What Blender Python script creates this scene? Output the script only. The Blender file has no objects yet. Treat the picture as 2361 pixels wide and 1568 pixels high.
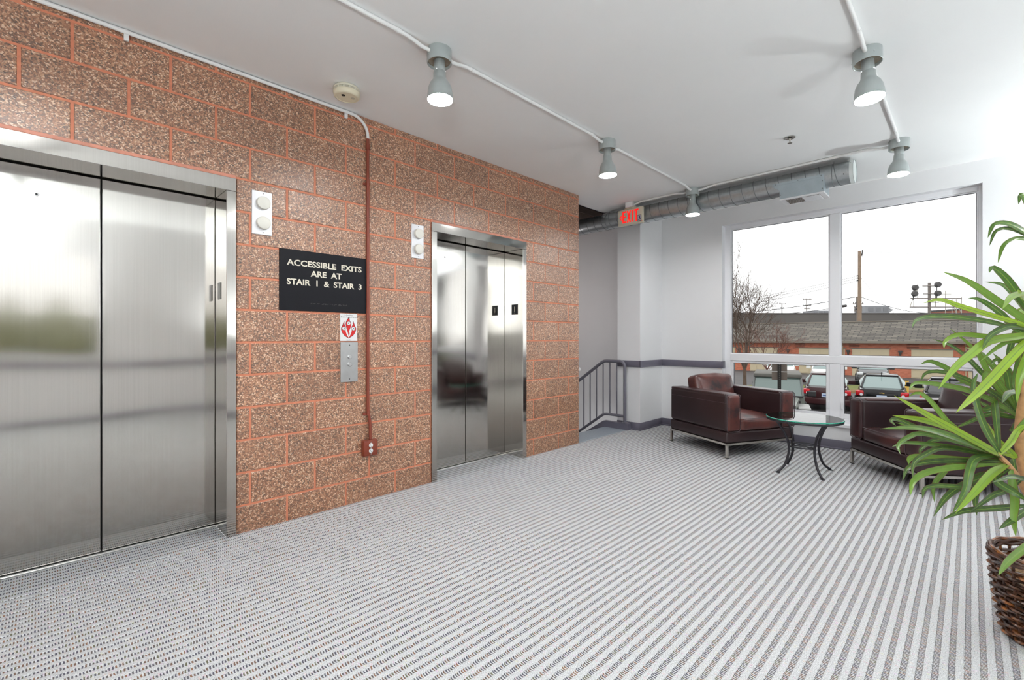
import bpy, bmesh, math, random
from mathutils import Vector, Matrix, noise
random.seed(7)
S = bpy.context.scene
COL = S.collection
R = math.radians

# ------------------------------------------------------------------ camera
TH = 0.779526; F_PX = 1071.45; CX = 1180.5; HZ = 780.1; CAM_H = 1.2093
cam = bpy.data.cameras.new('camera'); cam_o = bpy.data.objects.new('camera', cam); COL.objects.link(cam_o)
cam.sensor_width = 36; cam.lens = F_PX / 2361 * 36; cam.shift_y = -(784 - HZ) / 2361
cam.clip_start = 0.05; cam.clip_end = 600
cam_o.location = (0, 0, CAM_H); cam_o.rotation_euler = (R(90), 0, TH - R(90))
S.camera = cam_o
# ------------------------------------------------------------------ sky and exposure
W = bpy.data.worlds.new('overcast_sky'); S.world = W; W.use_nodes = True
bg = W.node_tree.nodes['Background']; bg.inputs[0].default_value = (0.985, 0.99, 1.0, 1); bg.inputs[1].default_value = 1.45
S.view_settings.view_transform = 'Standard'; S.view_settings.look = 'None'
S.view_settings.exposure = 0.48; S.view_settings.gamma = 1.0; S.view_settings.use_curve_mapping = False
S.cycles.use_denoising = True
S.cycles.max_bounces = 10; S.cycles.diffuse_bounces = 6; S.cycles.glossy_bounces = 5; S.cycles.transparent_max_bounces = 16
S.cycles.caustics_reflective = False; S.cycles.caustics_refractive = False; S.cycles.sample_clamp_indirect = 6
LAMP = 165.0            # radiance of a ceiling lamp's lens

# ------------------------------------------------------------------ material helpers
def col4(c): return (c[0], c[1], c[2], 1.0)
def srgb(r, g, b):
    f = lambda v: (v / 255 / 12.92) if v / 255 <= 0.04045 else ((v / 255 + 0.055) / 1.055) ** 2.4
    return (f(r), f(g), f(b))
def alb(k, r, g, b): return tuple(k * v for v in srgb(r, g, b))
class NT:
    def __init__(s, name):
        s.m = bpy.data.materials.new(name); s.m.use_nodes = True; s.t = s.m.node_tree; s.n = s.t.nodes
        s.b = s.n['Principled BSDF']; s.out = s.n['Material Output']
    def new(s, ty, **kw):
        n = s.n.new(ty)
        for k, v in kw.items(): setattr(n, k, v)
        return n
    def link(s, a, b): s.t.links.new(a, b)
    def put(s, inp, v):
        if isinstance(v, bpy.types.NodeSocket): s.link(v, inp)
        elif isinstance(v, tuple) and len(v) == 3 and inp.type == 'RGBA': inp.default_value = col4(v)
        else: inp.default_value = v
    def math(s, op, a, b=0.0, c=None):
        n = s.new('ShaderNodeMath', operation=op); s.put(n.inputs[0], a); s.put(n.inputs[1], b)
        if c is not None: s.put(n.inputs[2], c)
        return n.outputs[0]
    def mix(s, f, a, b, mode='MIX'):
        n = s.new('ShaderNodeMix', data_type='RGBA', blend_type=mode); s.put(n.inputs[0], f); s.put(n.inputs[6], a); s.put(n.inputs[7], b)
        return n.outputs[2]
    def pos(s, scale=(1, 1, 1), obj=False):
        o = s.new('ShaderNodeTexCoord').outputs['Object'] if obj else s.new('ShaderNodeNewGeometry').outputs['Position']
        if scale == (1, 1, 1): return o
        v = s.new('ShaderNodeVectorMath', operation='MULTIPLY'); s.link(o, v.inputs[0]); v.inputs[1].default_value = scale
        return v.outputs[0]
    def noise(s, vec, scale, detail=2.0, rough=0.5):
        n = s.new('ShaderNodeTexNoise'); s.link(vec, n.inputs['Vector']); n.inputs['Scale'].default_value = scale
        n.inputs['Detail'].default_value = detail; n.inputs['Roughness'].default_value = rough
        return n.outputs['Fac']
    def ramp(s, f, stops, const=False):
        n = s.new('ShaderNodeValToRGB'); r = n.color_ramp; r.interpolation = 'CONSTANT' if const else 'LINEAR'
        while len(r.elements) < len(stops): r.elements.new(0.5)
        for e, (p, c) in zip(r.elements, stops): e.position = p; e.color = col4(c)
        s.link(f, n.inputs[0]); return n.outputs[0]
    def bump(s, h, strength, dist):
        n = s.new('ShaderNodeBump'); s.link(h, n.inputs['Height']); n.inputs['Strength'].default_value = strength; n.inputs['Distance'].default_value = dist
        s.link(n.outputs[0], s.b.inputs['Normal']); return n
    def set(s, **kw):
        names = dict(color='Base Color', rough='Roughness', metal='Metallic', spec='Specular IOR Level', coat='Coat Weight', coat_rough='Coat Roughness', coat_ior='Coat IOR', emit='Emission Color', emit_s='Emission Strength', trans='Transmission Weight', ior='IOR', alpha='Alpha', sub='Subsurface Weight')
        for k, v in kw.items(): s.put(s.b.inputs[names[k]], v)
        return s
MATS = {}
def simple(name, color, rough=0.5, metal=0.0, var=0.0, vscale=6.0, **kw):
    if name in MATS: return MATS[name]
    t = NT(name); t.set(rough=rough, metal=metal, **kw)
    if var:
        f = t.noise(t.pos(), vscale, 4)
        t.set(color=t.ramp(f, [(0.3, tuple(c * (1 - var) for c in color)), (0.7, tuple(min(1, c * (1 + var)) for c in color))]))
    else: t.set(color=color)
    MATS[name] = t.m; return t.m

# ---- painted surfaces
M_ceil = simple('ceiling_paint', (0.86, 0.865, 0.86), 0.75, var=0.012, vscale=2)
M_wall = simple('wall_paint', (0.79, 0.79, 0.795), 0.55, var=0.012, vscale=2)
M_trim = simple('grey_trim_paint', srgb(104, 101, 114), 0.32, var=0.04)
M_rail = simple('grey_rail_paint', srgb(104, 102, 112), 0.3)
M_white = simple('white_window_frame', (0.84, 0.84, 0.86), 0.3)
M_cond = simple('white_conduit_paint', (0.82, 0.82, 0.81), 0.4)
M_condbr = simple('brown_conduit_paint', srgb(128, 58, 40), 0.4, var=0.06)
M_fix = simple('grey_lamp_paint', srgb(176, 183, 182), 0.35, metal=0.35)
M_fixin = simple('bare_metal_inside', srgb(150, 140, 125), 0.4, metal=0.7, var=0.2, vscale=40)
M_dark = simple('dark_gap', (0.008, 0.008, 0.008), 0.6)
M_screw = simple('screw_steel', (0.55, 0.55, 0.55), 0.3, metal=1)
M_black = simple('black_sign_plastic', (0.006, 0.006, 0.009), 0.45, spec=0.22)
M_cream = simple('cream_lettering', srgb(225, 218, 200), 0.5)
M_plastic = simple('cream_plastic', srgb(232, 228, 210), 0.4)
M_lens = simple('lantern_lens', srgb(238, 236, 226), 0.35)
M_paper = simple('white_notice_paper', (0.8, 0.8, 0.8), 0.4)
M_red = simple('red_print', srgb(205, 25, 28), 0.4)
M_ink = simple('black_ink', (0.01, 0.01, 0.01), 0.5)
M_chrome = simple('brushed_chrome', (0.62, 0.58, 0.53), 0.22, metal=1)
M_iron = simple('black_iron', srgb(46, 44, 50), 0.4, metal=0.3)
M_alum = simple('brushed_aluminium', (0.60, 0.60, 0.60), 0.34, metal=1, var=0.05, vscale=20)

# ---- brushed stainless steel
def steel():
    t = NT('brushed_stainless'); br = t.noise(t.pos((260, 260, 1.4)), 1.0, 3)
    big = t.noise(t.pos((0.8, 0.8, 1.5)), 1.0, 1)
    t.set(color=t.ramp(br, [(0.25, (0.59, 0.565, 0.53)), (0.75, (0.64, 0.615, 0.58))]), metal=1.0)
    sm = t.noise(t.pos((3, 3, 4)), 1.0, 3)
    t.set(rough=t.math('MULTIPLY_ADD', sm, 0.07, 0.055))
    h = t.math('MULTIPLY_ADD', br, 0.000012, t.math('MULTIPLY', big, 0.010))
    t.bump(h, 1.0, 1.0); return t.m
M_steel = steel()
# ---- ground-face concrete block
def block_mat():
    t = NT('ground_face_block'); p = t.pos()
    v = t.new('ShaderNodeTexVoronoi'); t.link(p, v.inputs['Vector']); v.inputs['Scale'].default_value = 165
    sep = t.new('ShaderNodeSeparateColor'); t.link(v.outputs['Color'], sep.inputs[0])
    v2 = t.new('ShaderNodeTexVoronoi'); t.link(p, v2.inputs['Vector']); v2.inputs['Scale'].default_value = 90
    sep2 = t.new('ShaderNodeSeparateColor'); t.link(v2.outputs['Color'], sep2.inputs[0])
    tan = [(0.0, (0.022, 0.018, 0.018)), (0.19, (0.13, 0.058, 0.035)), (0.36, (0.28, 0.135, 0.08)), (0.58, (0.43, 0.235, 0.145)), (0.76, (0.58, 0.40, 0.28)), (0.89, (0.88, 0.78, 0.68))]
    c1 = t.ramp(sep.outputs[0], tan, True)
    c2 = t.ramp(sep2.outputs[1], [(0.0, (0.04, 0.03, 0.03)), (0.10, (0.33, 0.16, 0.09)), (0.75, (0.40, 0.215, 0.13)), (0.94, (0.72, 0.60, 0.48))], True)
    c = t.mix(0.24, c1, c2)
    oi = t.new('ShaderNodeObjectInfo'); big = t.noise(p, 2.4, 3)
    k = t.math('ADD', t.math('MULTIPLY', oi.outputs['Random'], 0.22), t.math('MULTIPLY_ADD', big, 0.3, 0.83))
    n = t.new('ShaderNodeVectorMath', operation='SCALE'); t.link(c, n.inputs[0]); t.link(k, n.inputs['Scale'])
    c = t.mix(t.math('MULTIPLY', t.noise(p, 5, 2), 0.22), n.outputs[0], (0.60, 0.33, 0.22))
    c = t.mix(1.0, c, (0.86, 0.735, 0.605), 'MULTIPLY')
    t.set(color=c, rough=0.42, coat=1.0, coat_rough=t.math('MULTIPLY_ADD', sep.outputs[2], 0.16, 0.36), coat_ior=1.62)
    t.bump(sep.outputs[1], 0.25, 0.0008); return t.m
M_block = block_mat()
M_mortar = simple('terracotta_mortar', srgb(204, 128, 98), 0.6, var=0.12, vscale=30)
M_bead = simple('pink_sealant', srgb(208, 140, 118), 0.5, var=0.12, vscale=25)
# ---- carpet with dashed stripes
def carpet():
    t = NT('striped_loop_carpet'); p = t.pos(); s = t.new('ShaderNodeSeparateXYZ'); t.link(p, s.inputs[0])
    x, y = s.outputs[0], s.outputs[1]
    PX, PY = 0.0097, 0.0421
    u = t.math('DIVIDE', x, PX); v0 = t.math('DIVIDE', y, PY)
    u = t.math('ADD', u, t.math('MULTIPLY', t.noise(p, 60, 1), 0.6))
    def cell(a, b, seed):
        cv = t.new('ShaderNodeCombineXYZ'); t.link(t.math('FLOOR', a), cv.inputs[0]); t.link(t.math('FLOOR', b), cv.inputs[1]); cv.inputs[2].default_value = seed
        w = t.new('ShaderNodeTexWhiteNoise'); t.link(cv.outputs[0], w.inputs[0]); return w
    w1 = cell(u, v0, 1.0)
    wob = t.noise(t.pos((14, 3, 1)), 1.0, 1)
    v = t.math('ADD', v0, t.math('ADD', t.math('MULTIPLY', w1.outputs[0], 0.07), t.math('MULTIPLY_ADD', wob, 0.10, -0.085)))
    fv = t.math('FRACT', v); fu = t.math('FRACT', u)
    stripe = t.math('LESS_THAN', fv, 0.44)
    dash = t.math('LESS_THAN', fu, 0.50)
    wc = cell(u, v, 5.0)
    dark = t.ramp(wc.outputs[0], [(0.0, (0.045, 0.042, 0.075)), (0.3, (0.075, 0.07, 0.085)), (0.5, (0.14, 0.062, 0.03)), (0.68, (0.06, 0.04, 0.035)), (0.82, (0.10, 0.095, 0.04)), (0.93, (0.22, 0.09, 0.035))], True)
    ln = t.noise(p, 260, 3, 0.7); bign = t.noise(p, 1.3, 3)
    light = t.ramp(ln, [(0.30, (0.22, 0.22, 0.225)), (0.48, (0.54, 0.55, 0.56)), (0.72, (0.80, 0.81, 0.82))])
    wl = cell(t.math('MULTIPLY', u, 1.7), t.math('MULTIPLY', v0, 4.4), 9.0)
    light = t.mix(t.math('MULTIPLY', t.math('GREATER_THAN', wl.outputs[0], 0.90), 0.13), light, wl.outputs[1])
    c = t.mix(t.math('MULTIPLY', t.math('MULTIPLY', stripe, dash), 0.93), light, dark)
    c = t.mix(t.math('MULTIPLY', stripe, 0.05), c, (0.22, 0.18, 0.18))
    c = t.mix(t.math('MULTIPLY', bign, 0.10), c, (0.45, 0.43, 0.41))
    t.set(color=c, rough=0.95, spec=0.1)
    h = t.math('ADD', t.math('MULTIPLY', ln, 1.0), t.math('MULTIPLY', t.math('MULTIPLY', stripe, dash), -0.8))
    t.bump(h, 0.5, 0.002); return t.m
M_carpet = carpet()
# ---- leather, galvanised steel, glass ...
def leather():
    t = NT('maroon_leather'); p = t.pos(obj=True)
    n1 = t.noise(p, 2.6, 4, 0.6); n2 = t.noise(p, 160, 3)
    c = t.ramp(n1, [(0.30, srgb(46, 32, 33)), (0.52, srgb(60, 37, 37)), (0.72, srgb(88, 48, 43))])
    t.set(color=c, rough=t.math('MULTIPLY_ADD', n1, 0.15, 0.24), spec=0.55)
    t.bump(n2, 0.12, 0.001); return t.m
M_leather = leather()
def leather_dark():
    t = NT('dark_leather_panel'); p = t.pos(obj=True); n1 = t.noise(p, 2, 3); n2 = t.noise(p, 160, 3)
    t.set(color=t.ramp(n1, [(0.3, srgb(42, 29, 31)), (0.7, srgb(55, 37, 38))]), rough=0.34, spec=0.5)
    t.bump(n2, 0.12, 0.001); return t.m
M_leather2 = leather_dark()
def leather_worn():
    t = NT('worn_red_leather'); p = t.pos(obj=True); n1 = t.noise(p, 5, 4, 0.6); n2 = t.noise(p, 150, 3)
    t.set(color=t.ramp(n1, [(0.36, srgb(50, 38, 40)), (0.46, srgb(84, 48, 44)), (0.75, srgb(112, 60, 52))]), rough=0.3, spec=0.55)
    t.bump(n2, 0.12, 0.001); return t.m
M_leather3 = leather_worn()
M_piping = simple('leather_piping', srgb(78, 62, 66), 0.35)
def galv():
    t = NT('galvanised_steel'); p = t.pos(); v = t.new('ShaderNodeTexVoronoi'); t.link(p, v.inputs['Vector']); v.inputs['Scale'].default_value = 55
    sep = t.new('ShaderNodeSeparateColor'); t.link(v.outputs['Color'], sep.inputs[0])
    n = t.noise(p, 9, 4)
    c = t.ramp(t.math('ADD', t.math('MULTIPLY', sep.outputs[0], 0.3), t.math('MULTIPLY', n, 0.7)), [(0.2, (0.40, 0.425, 0.435)), (0.8, (0.50, 0.53, 0.54))])
    t.set(color=c, metal=0.9, rough=0.30); return t.m
M_galv = galv()
M_seam = simple('duct_seam', (0.20, 0.215, 0.22), 0.45, metal=0.8)
def thin_glass(name, tint, ior=1.45):
    t = NT(name); t.n.remove(t.b)
    tr = t.new('ShaderNodeBsdfTransparent'); tr.inputs[0].default_value = col4(tint)
    gl = t.new('ShaderNodeBsdfGlossy'); gl.inputs['Roughness'].default_value = 0.0
    fr = t.new('ShaderNodeFresnel'); fr.inputs[0].default_value = ior
    mx = t.new('ShaderNodeMixShader'); t.link(fr.outputs[0], mx.inputs[0]); t.link(tr.outputs[0], mx.inputs[1]); t.link(gl.outputs[0], mx.inputs[2])
    t.link(mx.outputs[0], t.out.inputs[0]); return t.m
M_glass = thin_glass('window_glass', (0.955, 0.96, 0.955), 1.25)
M_tglass = thin_glass('table_glass', (0.93, 0.965, 0.955), 1.5)
M_tedge = simple('green_glass_edge', srgb(20, 150, 125), 0.08, spec=0.8)
def emit(name, color, strength):
    t = NT(name); t.set(color=tuple(.7 * v for v in color), emit=color, emit_s=strength); return t.m
M_lamp = emit('lit_lamp_lens', (0.985, 0.995, 1.0), LAMP)
M_stair_fill = emit('stair_fill_lens', (1.0, 0.90, 0.88), 62.0)  # glow of the unseen light added in the stairwell
M_exit = emit('lit_red_letters', (1.0, 0.012, 0.008), 0.62)

# ------------------------------------------------------------------ mesh helpers
class MB:
    def __init__(s): s.v = []; s.f = []; s.mi = []; s.uv = None
    def add(s, vs, fs, mi=0):
        o = len(s.v); s.v += [tuple(v) for v in vs]; s.f += [tuple(i + o for i in f) for f in fs]; s.mi += [mi] * len(fs); return s
    def box(s, x0, x1, y0, y1, z0, z1, mi=0):
        x0, x1 = min(x0, x1), max(x0, x1); y0, y1 = min(y0, y1), max(y0, y1); z0, z1 = min(z0, z1), max(z0, z1)
        return s.add([(x0, y0, z0), (x1, y0, z0), (x1, y1, z0), (x0, y1, z0), (x0, y0, z1), (x1, y0, z1), (x1, y1, z1), (x0, y1, z1)],
                     [(0, 3, 2, 1), (4, 5, 6, 7), (0, 1, 5, 4), (1, 2, 6, 5), (2, 3, 7, 6), (3, 0, 4, 7)], mi)
    def rbox(s, x0, x1, y0, y1, z0, z1, r=0.01, seg=3, mi=0):
        b = bmesh.new(); bmesh.ops.create_cube(b, size=1)
        for v in b.verts: v.co = Vector(((x0 + x1) / 2 + v.co.x * abs(x1 - x0), (y0 + y1) / 2 + v.co.y * abs(y1 - y0), (z0 + z1) / 2 + v.co.z * abs(z1 - z0)))
        bmesh.ops.bevel(b, geom=b.edges[:], offset=r, segments=seg, profile=0.5, affect='EDGES'); return s.bm(b, mi)
    def bm(s, b, mi=0):
        b.verts.index_update(); s.add([v.co[:] for v in b.verts], [[v.index for v in f.verts] for f in b.faces], mi); b.free(); return s
    def tube(s, pts, r, seg=8, mi=0, caps=True, flat=1.0, closed=False):
        pts = [Vector(p) for p in pts]; n = len(pts); rs = r if isinstance(r, (list, tuple)) else [r] * n
        vs = []; fs = []; prev = None
        for i, p in enumerate(pts):
            if closed: t = pts[(i + 1) % n] - pts[i - 1]
            else: t = (pts[min(i + 1, n - 1)] - pts[max(i - 1, 0)])
            t.normalize()
            if prev is None:
                a = Vector((0, 0, 1)) if abs(t.z) < 0.9 else Vector((1, 0, 0)); u = t.cross(a).normalized()
            else:
                u = prev - t * prev.dot(t)
                if u.length < 1e-6: u = t.orthogonal()
                u.normalize()
            prev = u; w = t.cross(u)
            for k in range(seg):
                a = 2 * math.pi * k / seg; vs.append(p + u * (math.cos(a) * rs[i]) + w * (math.sin(a) * rs[i] * flat))
        m = n if closed else n - 1
        for i in range(m):
            j = (i + 1) % n
            for k in range(seg): fs.append((i * seg + k, i * seg + (k + 1) % seg, j * seg + (k + 1) % seg, j * seg + k))
        if caps and not closed: fs.append(tuple(range(seg - 1, -1, -1))); fs.append(tuple((n - 1) * seg + k for k in range(seg)))
        return s.add(vs, fs, mi)
    def lathe(s, prof, c=(0, 0, 0), seg=24, mi=0, axis='z', caps=True):
        vs = []; fs = []; n = len(prof)
        for r, z in prof:
            for k in range(seg):
                a = 2 * math.pi * k / seg; x, y = r * math.cos(a), r * math.sin(a)
                p = (x, y, z) if axis == 'z' else ((x, -z, y) if axis == '-y' else ((-z, x, y) if axis == '-x' else (y, z, x)))
                vs.append((c[0] + p[0], c[1] + p[1], c[2] + p[2]))
        for i in range(n - 1):
            for k in range(seg): fs.append((i * seg + k, i * seg + (k + 1) % seg, (i + 1) * seg + (k + 1) % seg, (i + 1) * seg + k))
        if caps: fs.append(tuple(range(seg - 1, -1, -1))); fs.append(tuple((n - 1) * seg + k for k in range(seg)))
        return s.add(vs, fs, mi)
    def prism(s, poly, fn, d0, d1, mi=0):      # poly of (a, b); fn(a, b, d) -> point
        n = len(poly); vs = [fn(a, b, d0) for a, b in poly] + [fn(a, b, d1) for a, b in poly]
        fs = [tuple(range(n)), tuple(range(2 * n - 1, n - 1, -1))] + [(i, i + n, (i + 1) % n + n, (i + 1) % n) for i in range(n)]
        return s.add(vs, fs, mi)
    def mesh(s, name, mats, smooth=False):
        me = bpy.data.meshes.new(name); me.from_pydata(s.v, [], s.f)
        for m in (mats if isinstance(mats, (list, tuple)) else [mats]): me.materials.append(m)
        for p, mi in zip(me.polygons, s.mi): p.material_index = mi
        b = bmesh.new(); b.from_mesh(me); bmesh.ops.recalc_face_normals(b, faces=b.faces[:]); b.to_mesh(me); b.free()
        if smooth:
            me.polygons.foreach_set('use_smooth', [True] * len(me.polygons))
            me.set_sharp_from_angle(angle=smooth if isinstance(smooth, float) else R(42))
        me.update(); return me
    def obj(s, name, mats, parent=None, smooth=False):
        return link(name, s.mesh(name, mats, smooth), parent)
def link(name, me, parent=None):
    o = bpy.data.objects.new(name, me); COL.objects.link(o)
    if parent: o.parent = parent
    return o
def tag(o, label, cat, group=None):
    o['label'] = label; o['category'] = cat
    if group: o['group'] = group
    return o
def thing(name, label, cat, loc=(0, 0, 0), rz=0.0, group=None):
    o = bpy.data.objects.new(name, None); COL.objects.link(o); o.location = loc; o.rotation_euler = (0, 0, rz); o.empty_display_size = 0.1
    return tag(o, label, cat, group)
def struct(o): o['kind'] = 'structure'; return o
def sroot(name, loc=(0, 0, 0)):
    o = bpy.data.objects.new(name, None); COL.objects.link(o); o.location = loc; o.empty_display_size = 0.1; return struct(o)
def copy_tree(o, parent=None):
    c = o.copy(); COL.objects.link(c); c.parent = parent
    for ch in list(o.children): copy_tree(ch, c)
    return c
def text_mesh(body, width=None, cap=None, depth=0.001, bold=0.0, align='LEFT'):
    cu = bpy.data.curves.new('lettering', 'FONT'); cu.body = body; cu.size = 1.0; cu.extrude = 0.0; cu.offset = bold; cu.resolution_u = 3
    o = bpy.data.objects.new('tmp', cu); COL.objects.link(o); bpy.context.view_layer.update()
    dg = bpy.context.evaluated_depsgraph_get(); me = bpy.data.meshes.new_from_object(o.evaluated_get(dg))
    bpy.data.objects.remove(o); bpy.data.curves.remove(cu)
    vs = [v.co.copy() for v in me.vertices]; fs = [tuple(p.vertices) for p in me.polygons]; bpy.data.meshes.remove(me)
    x0 = min(v.x for v in vs); x1 = max(v.x for v in vs); y0 = min(v.y for v in vs); y1 = max(v.y for v in vs)
    sx = (width / (x1 - x0)) if width else cap / (y1 - y0); sy = (cap / (y1 - y0)) if cap else sx
    return [((v.x - x0) * sx, (v.y - y0) * sy) for v in vs], fs
def ray_pt(px, py, Z):       # a point seen at a pixel of the photograph, Z metres ahead
    r = (px - CX) / F_PX * Z; c, s_ = math.cos(TH), math.sin(TH)
    return Vector((Z * c + r * s_, Z * s_ - r * c, CAM_H + (HZ - py) / F_PX * Z))
def catmull(pts, n):
    pts = [Vector(p) for p in pts]; P = [2 * pts[0] - pts[1]] + pts + [2 * pts[-1] - pts[-2]]; out = []
    m = len(pts) - 1
    for i in range(n + 1):
        t = i / n * m; k = min(int(t), m - 1); t -= k; a, b, c, d = P[k:k + 4]
        out.append(0.5 * ((2 * b) + (c - a) * t + (2 * a - 5 * b + 4 * c - d) * t * t + (3 * b - a - 3 * c + d) * t ** 3))
    return out

# ================================================================== THE ROOM
D = 3.223          # face of the block wall
XW = 6.107         # face of the window wall
YR = -1.75         # wall behind the camera's right
XB = -3.2; H = 2.86; XE = 4.358
GZ = -1.85         # ground outside
STAIR_Y = 3.467

PY = 0.0421; fm = MB(); prof_f = [(YR, -.0)]
k0 = math.ceil(YR / PY)
while (k0 + 1) * PY < D:      # loop-pile ribs: dark troughs between rounded light ribs
    y_ = k0 * PY; prof_f += [(y_ + PY * q, z_) for q, z_ in ((0.0, -.001), (.05, -.005), (.39, -.005), (.44, -.001), (.52, 0.0), (.92, 0.0))]; k0 += 1
prof_f.append((D + .001, 0.0))
nf = len(prof_f)
fm.add([(XB, y_, z_) for y_, z_ in prof_f] + [(XW, y_, z_) for y_, z_ in prof_f], [(i, i + nf, i + nf + 1, i + 1) for i in range(nf - 1)])
fm.box(XB, XW, YR, D, -.12, -.006)
floor_o = struct(fm.obj('floor', M_carpet))
c = MB().box(XB - .1, XW + .3, YR - .1, STAIR_Y, H, H + 0.18).obj('ceiling', M_ceil); struct(c)
# walls
def wall_holes(mb, a0, a1, z0, z1, holes, put):
    xs = sorted({a0, a1} | {h[0] for h in holes} | {h[1] for h in holes}); zs = sorted({z0, z1} | {h[2] for h in holes} | {h[3] for h in holes})
    for i in range(len(xs) - 1):
        for j in range(len(zs) - 1):
            cx, cz = (xs[i] + xs[i + 1]) / 2, (zs[j] + zs[j + 1]) / 2
            if any(h[0] < cx < h[1] and h[2] < cz < h[3] for h in holes): continue
            put(mb, xs[i], xs[i + 1], zs[j], zs[j + 1])
    return mb
WIN1 = (-0.076, 2.268, 0.27, 2.652); WIN2 = (-1.70, -0.37, 0.27, 2.652); WIN3 = (-1.3, 0.60, 1.02, 2.45)
mb = wall_holes(MB(), YR - .1, D - 0.137, GZ, H, [WIN1, WIN2], lambda m, a, b, z, w: m.box(XW, XW + 0.26, a, b, z, w))
struct(mb.obj('wall_far', M_wall))
mb = wall_holes(MB(), XB, XW, GZ, H, [WIN3], lambda m, a, b, z, w: m.box(a, b, YR - 0.2, YR, z, w))
struct(mb.obj('wall_right', M_wall))
struct(MB().box(XB - .2, XB, YR - .2, D + .3, GZ, H).obj('wall_back', M_wall))
# the corner pier between the window bay and the stairwell
COLX, COLY0, COLY1 = 5.51, 3.086, 3.426
struct(MB().box(COLX, XW + .26, COLY0, COLY1, -0.12, H).obj('wall_pier', M_wall))
mb = MB().box(XW, XW + .26, COLY1, 7.0, -4, 5.5).box(XE - 0.15, XW + .26, 7.0, 7.2, -4, 5.5).box(XE - .15, XE, D + .2, 7.0, -4, 5.5)
mb.box(XE - .15, XW + .26, STAIR_Y, 7.2, 5.3, 5.5).box(XE, COLX, STAIR_Y - .02, STAIR_Y, H, 5.4).box(COLX - .02, XW, COLY1 - .02, COLY1 + .0, H, 5.4)
struct(mb.obj('wall_stairwell', M_wall))
# upper landing edge seen in the stairwell
struct(MB().box(XE, XW, 4.05, 7.0, 2.93, 3.25).box(XE, XW, 4.03, 4.05, 3.04, 3.06).obj('trim_landing', simple('landing_paint', srgb(104, 88, 80), .6)))

# ---- block wall: mortar bed with two door openings, every block a piece of its own
E1 = (-0.317, 0.787, 0.0, 2.11); E2 = (2.350, 3.407, 0.0, 2.11)       # clear openings
FW = 0.054
HO = [(E1[0] - FW, E1[1] + FW, -.2, 2.19), (E2[0] - FW, E2[1] + FW, -.2, 2.185)]
mb = wall_holes(MB(), XB, XE - .002, -0.12, H, [(h[0], h[1], -0.12, h[3]) for h in HO], lambda m, a, b, z, w: m.box(a, b, D + .0035, D + .20, z, w))
wall_left = struct(mb.obj('wall_left', M_mortar))
Z0, CH, CL, J = 0.168, 0.2032, 0.4064, 0.0066
def block_mesh(w, h, d=0.03, ch=0.003):
    m = MB(); a, b = w / 2, h / 2
    vs = [(-a, 0, -b), (a, 0, -b), (a, 0, b), (-a, 0, b), (-a, -d + ch, -b), (a, -d + ch, -b), (a, -d + ch, b), (-a, -d + ch, b),
          (-a + ch, -d, -b + ch), (a - ch, -d, -b + ch), (a - ch, -d, b - ch), (-a + ch, -d, b - ch)]
    fs = [(0, 1, 2, 3)] + [(i, (i + 1) % 4, (i + 1) % 4 + 4, i + 4) for i in range(4)] + [(i + 4, (i + 1) % 4 + 4, (i + 1) % 4 + 8, i + 8) for i in range(4)] + [(8, 9, 10, 11)]
    return m.add(vs, fs).mesh('block', M_block)
BC = {}
def put_block(x0, x1, z0, z1):
    w, h = round(x1 - x0, 4), round(z1 - z0, 4)
    if w < 0.012 or h < 0.012: return
    if (w, h) not in BC: BC[(w, h)] = block_mesh(w, h)
    o = link('block', BC[(w, h)], wall_left); o.location = ((x0 + x1) / 2, D + 0.03 + random.uniform(-.0008, .0008), (z0 + z1) / 2)
for k in range(-1, 14):
    za, zb = max(0.002, Z0 + CH * k + J), min(H - .002, Z0 + CH * (k + 1) - J)
    if k == -1: za = 0.002
    x0 = 0.1075 if k % 2 == 0 else -0.0768
    n0 = math.floor((XB - x0) / CL)
    for n in range(n0, 14):
        xa, xb = x0 + CL * n + J, x0 + CL * (n + 1) - J
        xa = max(xa, XB); xb = min(xb, XE)
        if xb <= xa: continue
        parts = [(xa, xb)]
        for hx0, hx1, _, hz in HO:
            if za < hz - 0.06:
                q = []
                for a, b in parts:
                    if b <= hx0 or a >= hx1: q.append((a, b)); continue
                    if a < hx0: q.append((a, hx0 - 0.004))
                    if b > hx1: q.append((hx1 + 0.004, b))
                parts = q
        for a, b in parts: put_block(a, b, max(za, 0), zb)
# sealant beads over the door heads
for hx0, hx1, _, hz in HO:
    MB().rbox(hx0, hx1, D - .006, D + .02, hz, hz + .022, .004, 2).obj('sealant_bead', M_bead, wall_left)

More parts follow.
